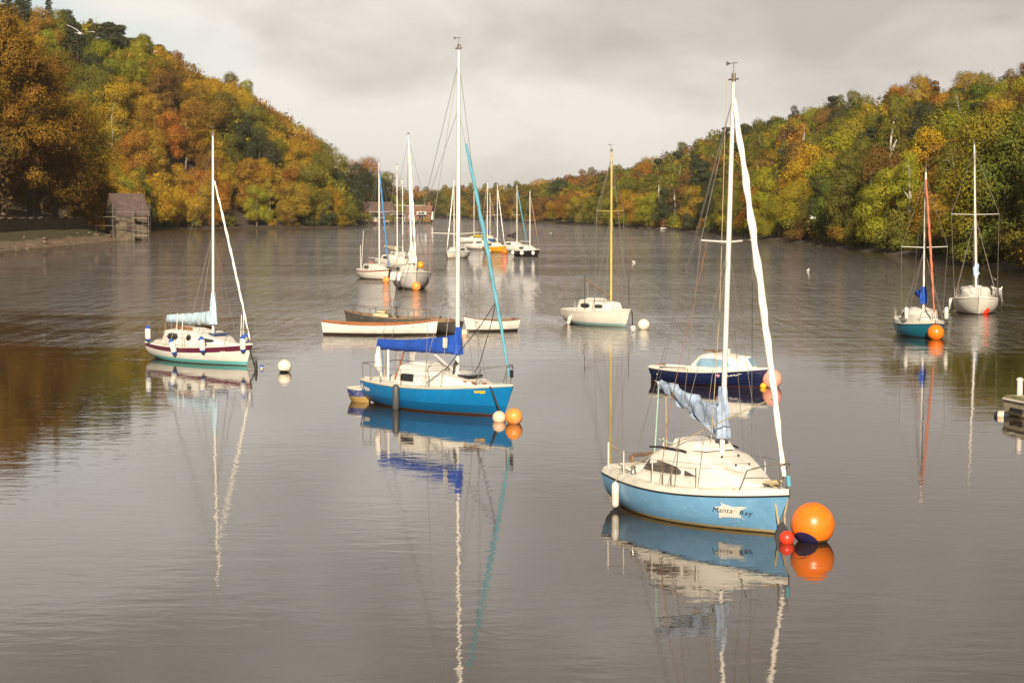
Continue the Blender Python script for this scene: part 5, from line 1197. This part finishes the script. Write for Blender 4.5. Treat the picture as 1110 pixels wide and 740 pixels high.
b = MB(); b.tube([(-1.5, .45, .5), (-1.5, .45, 1.0)], .085, 12); b.lathe([(.105, 0), (.105, .06), (.04, .1), (.001, .1)], 12, 0, (-1.5, .45, 1.0)); b.build('post', WHITE2, rt)
q = on_water(1085.5, 451.5); fender((q.x, q.y, .05), .12, .36, mat('peach_fender', (.72, .55, .42), .5), 'pale fender with dark end floating beside the mossy dinghy', tilt=(1, -.5, 0), endm=GLASS)

# ------------------------------------------------------------------ buildings and the left shore
STONE = bpy.data.materials.new('coursed_stone'); STONE.use_nodes = True
def stone_nodes(m, c1, c2, mortar, sc, rot=None):
    nt = m.node_tree; L = nt.links; p = nt.nodes['Principled BSDF']; tc = N(nt, 'ShaderNodeTexCoord')
    sep = N(nt, 'ShaderNodeSeparateXYZ'); L.new(tc.outputs['Object'], sep.inputs[0])
    a = N(nt, 'ShaderNodeMath', operation='ADD'); L.new(sep.outputs[0], a.inputs[0]); L.new(sep.outputs[1], a.inputs[1])
    cb = nt.nodes.new('ShaderNodeCombineXYZ'); L.new(a.outputs[0], cb.inputs[0]); L.new(sep.outputs[2], cb.inputs[1])
    br = nt.nodes.new('ShaderNodeTexBrick'); br.inputs['Scale'].default_value = sc; br.inputs['Color1'].default_value = (*c1, 1); br.inputs['Color2'].default_value = (*c2, 1); br.inputs['Mortar'].default_value = (*mortar, 1); br.inputs['Mortar Size'].default_value = .03
    L.new(cb.outputs[0], br.inputs['Vector'])
    nz = N(nt, 'ShaderNodeTexNoise', Scale=.8, Detail=6.0, Roughness=.7); L.new(tc.outputs['Object'], nz.inputs['Vector'])
    cr = ramp(nt, [(.3, (.45, .45, .45)), (.7, (1.3, 1.25, 1.15))]); L.new(nz.outputs[0], cr.inputs[0])
    mx = N(nt, 'ShaderNodeMix', data_type='RGBA', blend_type='MULTIPLY'); mx.inputs[0].default_value = 1; L.new(br.outputs[0], mx.inputs[6]); L.new(cr.outputs[0], mx.inputs[7])
    L.new(mx.outputs[2], p.inputs['Base Color']); p.inputs['Roughness'].default_value = .9
stone_nodes(STONE, (.2, .15, .105), (.12, .09, .065), (.07, .06, .045), 1.1)
BRICKM = bpy.data.materials.new('red_brick'); BRICKM.use_nodes = True; stone_nodes(BRICKM, (.30, .11, .06), (.22, .08, .05), (.25, .18, .14), 2.0)
TILES = mat('plum_roof_tiles', (.09, .058, .052), .8, .35, 3.0, (.16, .10, .08), .35, .9, bump=.05, bscale=5)
DARKTILE = mat('dark_roof_tiles', (.10, .06, .05), .8, .3, 1.0)
ORTILE = mat('orange_roof_tiles', (.19, .10, .065), .8, .4, 2.5)
RENDERW = mat('white_render', (.7, .67, .6), .8, .08)
DARKTIMBER = mat('dark_timber', (.05, .03, .025), .8, .25)
# retaining wall
b = MB(); secs = []
for i in range(60):
    y = lerp(262, 369, i / 59); x = -85.2 + .35 * math.sin(y * .07) ; t = 4.55 + .12 * math.sin(y * .9) + .08 * math.sin(y * 2.3)
    secs.append([(x + .35, y, .8), (x + .27, y, t - .12), (x + .36, y, t - .1), (x + .36, y, t + .06), (x - .4, y, t + .06), (x - .4, y, .8)])
b.loft(secs); wo = b.build('stone_wall', STONE, smooth=False); tag(wo, 'long low stone retaining wall under the dark trees on the left shore', 'wall')
# boathouse: gable towards the camera's left, roof slope towards the lake
bh = empty('boathouse', (-78.9, 368.5, 0), R(30)); tag(bh, 'stone boathouse with plum tiled roof at the left water edge', 'boathouse')
Lh, Wd, ez, rz_ = 6.6, 7.0, 5.2, 9.2
b = MB(); b.add([(0, 0, -1.2), (Lh, 0, -1.2), (Lh, Wd, -1.2), (0, Wd, -1.2), (0, 0, ez), (Lh, 0, ez), (Lh, Wd, ez), (0, Wd, ez), (0, Wd / 2, rz_ - .12), (Lh, Wd / 2, rz_ - .12)],
    [(0, 1, 5, 4), (2, 3, 7, 6), (1, 2, 6, 9, 5), (3, 0, 4, 8, 7)]); b.build('wall', STONE, bh, smooth=False)
b = MB()
for sg in (0, 1):
    y0 = -.35 if sg == 0 else Wd + .35; sl = (rz_ - ez) / (Wd / 2); e = ez - .35 * sl
    b.add([(-.3, y0, e), (Lh + .3, y0, e), (Lh + .3, Wd / 2, rz_), (-.3, Wd / 2, rz_), (-.3, y0, e + .16), (Lh + .3, y0, e + .16), (Lh + .3, Wd / 2, rz_ + .16), (-.3, Wd / 2, rz_ + .16)],
          [(0, 1, 2, 3), (4, 7, 6, 5), (0, 4, 5, 1), (2, 6, 7, 3), (1, 5, 6, 2), (3, 7, 4, 0)])
b.build('roof', TILES, bh, smooth=False)
b = MB(); b.box((2.2, -.03, 1.6), (3.6, -.004, 3.4)); b.build('door', DARKTIMBER, bh)
# slip steps and scaffold
sc_ = empty('scaffold', (-74.2, 367.6, 0), 0.0); tag(sc_, 'pale tubular scaffold on the lake side of the boathouse', 'scaffold')
POLE = mat('galvanised_pole', (.17, .16, .135), .6, .15); PLANK = mat('scaffold_plank', (.22, .18, .12), .8, .15)
for x, y, z in ((-1.2, 0, 7.2), (.8, 0, 7.0), (1.9, .2, 7.3), (-1.2, 2.2, 6.6), (1.9, 2.2, 7.0), (-5.0, -.8, 7.6), (-8.2, -1.2, 5.3)):
    tube_part('upright_pole', [(x, y, -1), (x, y, z)], .05, POLE, sc_)
for z in (1.0, 1.9, 3.0, 5.6): tube_part('ledger_pole', [(-1.5, .05, z), (2.2, .25, z)], .045, POLE, sc_)
for z in (2.9, 4.7, 5.6): tube_part('ledger_pole', [(-9.4, -1.4, z), (-1.2, -.1, z + .05)], .045, POLE, sc_)
for z in (1.0, 3.0): tube_part('cross_pole', [(1.9, -.2, z + .1), (1.9, 2.4, z + .1)], .045, POLE, sc_)
for z in (4.45, .9): 
    b = MB(); b.box((-1.4, .1, z), (1.6, 1.6, z + .14)); b.build('platform', PLANK, sc_)
b = MB(); b.box((-9.3, -1.5, 4.62), (-4.2, -1.0, 4.7)); b.build('platform', PLANK, sc_)
# boulders of the beach
srng = random.Random(8); ROCK = mat('beach_rock', (.17, .115, .075), .9, .3, 2.0)
for i in range(26):
    y = srng.uniform(262, 362); x = float(np.interp(y, [200, 270, 340, 378], [-80, -75, -77, -79])) - srng.uniform(-.4, 4.5)
    b = MB(); s = srng.uniform(.18, .42); b.ball((0, 0, 0), s, 14, 9, sz=.55); b.v = [tuple(c * (1 + .3 * noise.noise(Vector(v) * 2.1 + Vector((i * 3., 0, 0)))) for c in v) for v in b.v]
    o = b.build('beach_stone', ROCK, smooth=False); o.location = (x, y, H1(x, y) + s * .15); o.rotation_euler = (0, 0, i); tag(o, 'brown stone lying on the shingle below the stone wall', 'stone', 'stones on the left beach')
# lakeside houses
def house(loc, rz, L, Wd, ez, rz_, wallm, roofm, label, name='lakeside_house'):
    o = empty(name, loc, R(rz)); tag(o, label, 'house')
    b = MB(); b.add([(-L / 2, -Wd / 2, -1), (L / 2, -Wd / 2, -1), (L / 2, Wd / 2, -1), (-L / 2, Wd / 2, -1), (-L / 2, -Wd / 2, ez), (L / 2, -Wd / 2, ez), (L / 2, Wd / 2, ez), (-L / 2, Wd / 2, ez), (-L / 2, 0, rz_ - .1), (L / 2, 0, rz_ - .1)],
        [(0, 1, 5, 4), (2, 3, 7, 6), (1, 2, 6, 9, 5), (3, 0, 4, 8, 7)]); b.build('wall', wallm, o, smooth=False)
    b = MB(); sl = (rz_ - ez) / (Wd / 2)
    for sg in (-1, 1):
        y0 = sg * (Wd / 2 + .6); e = ez - .6 * sl
        b.add([(-L / 2 - .5, y0, e), (L / 2 + .5, y0, e), (L / 2 + .5, 0, rz_), (-L / 2 - .5, 0, rz_), (-L / 2 - .5, y0, e + .25), (L / 2 + .5, y0, e + .25), (L / 2 + .5, 0, rz_ + .25), (-L / 2 - .5, 0, rz_ + .25)],
              [(0, 1, 2, 3), (4, 7, 6, 5), (0, 4, 5, 1), (2, 6, 7, 3), (1, 5, 6, 2), (3, 7, 4, 0)])
    ro = b.build('roof', roofm, o, smooth=False)
    return o, ro
def hwin(o, lo, hi, fm=None):
    b = MB(); b.box(lo, hi); w = b.build('window', GLASS, o)
    fr = MB(); (a, c, d), (e, f, g) = lo, hi
    y = min(c, f) - .03; k = .14
    fr.box((a - k, y, d - k), (e + k, f, d)); fr.box((a - k, y, g), (e + k, f, g + k)); fr.box((a - k, y, d), (a, f, g)); fr.box((e, y, d), (e + k, f, g)); fr.box(((a + e) / 2 - .06, y, d), ((a + e) / 2 + .06, f, g)); fr.build('window_frame', fm or RENDERW, w)
hA, rA = house((-62.5, 860, 1.2), 18, 13.5, 9.0, 3.0, 8.4, DARKTIMBER, DARKTILE, 'dark timber lakeside house with long brown roof')
hwin(hA, (-4.5, -4.62, 1.2), (-2.8, -4.5, 2.6)); hwin(hA, (.5, -4.62, 1.2), (2.2, -4.5, 2.6))
b = MB(); b.box((-6.4, -6.4, .0), (-1.5, -4.7, 1.6)); b.build('white_porch', RENDERW, hA)
for y in (-2, 0, 2):
    b = MB(); b.box((6.76, y - .5, 1.0), (6.85, y + .5, 2.6)); b.build('gable_window', GLASS, hA)
hB, rB = house((-43.0, 862, 1.0), -8, 11.5, 7.5, 4.0, 7.0, BRICKM, ORTILE, 'red brick lakeside house with orange roof and white dormer')
b = MB(); b.box((4.1, -.6, 6.4), (5.1, .6, 8.6)); b.build('chimney', BRICKM, rB)
b = MB(); b.box((-.4, -5.4, 2.9), (4.2, -3.9, 4.3)); b.build('dormer_bay', RENDERW, hB)
hwin(hB, (.2, -5.52, 3.2), (3.4, -5.42, 4.0)); hwin(hB, (-4.2, -3.87, 1.2), (-2.6, -3.77, 2.8)); hwin(hB, (.2, -3.87, .8), (2.6, -3.77, 2.2))
b = MB(); b.box((5.78, -2.0, .6), (6.6, 2.0, 4.4)); b.build('white_bay', RENDERW, hB)
cp = empty('carport', (-52.5, 855, 1.1), 0); tag(cp, 'flat-roofed pale shelter between the two lakeside houses', 'shelter')
b = MB(); b.box((-3.6, -2.4, 3.0), (3.4, 2.4, 3.25)); b.build('roof', mat('felt_roof', (.28, .3, .3), .8), cp)
for x in (-3.3, 3.1):
    for y in (-2.1, 2.1): tube_part('post', [(x, y, -1), (x, y, 3.0)], .12, RENDERW, cp)
b = MB(); b.box((-3.2, 1.9, -.8), (3.0, 2.05, 2.8)); b.build('back_wall', DARKTIMBER, cp)
for i, (px, col, lab) in enumerate([(387, (.7, .68, .6), 'white'), (394.5, (.55, .6, .58), 'pale grey'), (401, (.2, .03, .035), 'dark red'), (408, (.55, .36, .2), 'tan'), (419, (.6, .38, .24), 'peach'), (449, (.05, .2, .18), 'teal'), (470, (.7, .68, .62), 'upturned white')]):
    y = float(np.interp((px - 555) / F_PX, [-.085, -.055, -.043], [755, 830, 838])); x = (px - 555) / F_PX * y
    for _ in range(80):
        if lake_dist(np.array([x]), np.array([y]))[0] > .3: break
        y += 1; x = (px - 555) / F_PX * y
    h = Hull(3.2, 1.4, (.55, .5, .75), .15, .15, .05, tw=.75, tm=.45, ks=-.1, kb=-.05)
    o = empty('beached_dinghy', (x, y, H1(x, y) + .3), R(20 + 150 * (i % 2))); tag(o, f'{lab} dinghy pulled up on the shore below the lakeside houses', 'dinghy', 'dinghies on the far landing')
    cm = mat('dinghy_paint_' + lab.replace(' ', '_'), col, .6); h.mesh(12, 6).build('hull', cm, o); deck_mesh(h, .02, .02, .0, pit=(-1.2, .9, .5, .2), nt=12).build('deck', cm, o)

# ------------------------------------------------------------------ gulls
GULLW = mat('gull_white', (.82, .8, .76), .7, .04); GULLG = mat('gull_grey', (.55, .56, .57), .7, .08)
def gull_body(b, s):
    b.lathe([(.002, -.24 * s), (.03 * s, -.2 * s), (.06 * s, -.08 * s), (.075 * s, .03 * s), (.06 * s, .12 * s), (.035 * s, .17 * s), (.04 * s, .21 * s), (.034 * s, .245 * s), (.012 * s, .275 * s), (.004, .31 * s)], 12, 0, (0, 0, 0), (1, 0, 0))
def flying_gull(px, py, Y, span, hd, roll, label, up=.22):
    p = at_depth(px, py, Y); o = empty('gull', p, R(hd)); o.rotation_euler = (R(roll), 0, R(hd)); tag(o, label, 'gull', 'gulls over the lake')
    s = span / 1.2; b = MB(); gull_body(b, s)
    b.add([(-.2 * s, -.02 * s, 0), (-.2 * s, .02 * s, 0), (-.36 * s, .06 * s, .005), (-.36 * s, -.06 * s, .005), (-.2 * s, -.02 * s, .012 * s), (-.2 * s, .02 * s, .012 * s), (-.36 * s, .06 * s, .012 * s), (-.36 * s, -.06 * s, .012 * s)], [(3, 2, 1, 0), (4, 5, 6, 7), (0, 1, 5, 4), (1, 2, 6, 5), (2, 3, 7, 6), (3, 0, 4, 7)])
    b.build('body', GULLW, o)
    for sd in (-1, 1):
        secs = []
        for q, cx, ch, z in ((.0, .03, .16, .03), (.22, .07, .17, .03 + up * .22), (.42, .03, .13, .03 + up * .34), (.6, -.06, .03, .03 + up * .38)):
            secs.append([((cx + ch / 2) * s, sd * q * s, z * s), (cx * s, sd * q * s, (z + .018) * s), ((cx - ch / 2) * s, sd * q * s, z * s), (cx * s, sd * q * s, (z - .01) * s)])
        b = MB(); b.loft(secs); b.build('wing', GULLW if sd < 0 else GULLG, o)
flying_gull(87, 37, 72, 1.2, 78, 14, 'white gull in flight above the tree tops of the left hill', .45)
flying_gull(881, 236.5, 160, 1.2, 10, 5, 'gull gliding low in front of the right wooded bank', .3)
flying_gull(1079, 303, 150, .6, 60, 0, 'gull flying just above the water right of the bow-on yacht', .9)
def floating_gull(px, py, label, s=1.15, hd=180):
    p = on_water(px, py); o = empty('gull', (p.x, p.y, 0), R(hd)); tag(o, label, 'gull', 'gulls over the lake')
    b = MB(); b.lathe([(.003, -.27 * s), (.03 * s, -.2 * s), (.085 * s, -.05 * s), (.1 * s, .05 * s), (.075 * s, .14 * s), (.03 * s, .19 * s)], 12, 0, (0, 0, .05 * s), (1, 0, .08)); b.build('body', GULLW, o)
    b = MB(); b.tube([(.13 * s, 0, .09 * s), (.17 * s, 0, .17 * s), (.19 * s, 0, .21 * s)], [.05 * s, .035 * s, .045 * s], 8); b.ball((.2 * s, 0, .22 * s), .05 * s, 10, 8); b.tube([(.23 * s, 0, .22 * s), (.3 * s, 0, .205 * s)], [.016 * s, .006 * s], 6); b.build('head', GULLW, o)
    b = MB(); b.loft([[(-.3 * s, sd * .03 * s, .09 * s), (-.05 * s, sd * .075 * s, .13 * s), (.1 * s, sd * .08 * s, .1 * s), (-.05 * s, sd * .1 * s, .06 * s)] for sd in (-1, -.8)] ); b.loft([[(-.3 * s, sd * .03 * s, .09 * s), (-.05 * s, sd * .075 * s, .13 * s), (.1 * s, sd * .08 * s, .1 * s), (-.05 * s, sd * .1 * s, .06 * s)] for sd in (.8, 1)]); b.build('folded_wings', GULLG, o)
floating_gull(687, 284, 'gull floating right of the yellow-masted yacht', .75)
floating_gull(597, 253, 'tiny gull floating near the far shore, left of the yellow mast', .8, 20)
floating_gull(1077.5, 313, 'left one of two gulls floating under the right bank', .8)
floating_gull(1084.5, 313.5, 'right one of two gulls floating under the right bank', .8, 30)
floating_gull(876, 293, 'gull floating alone before the right wooded bank', .8, 40)
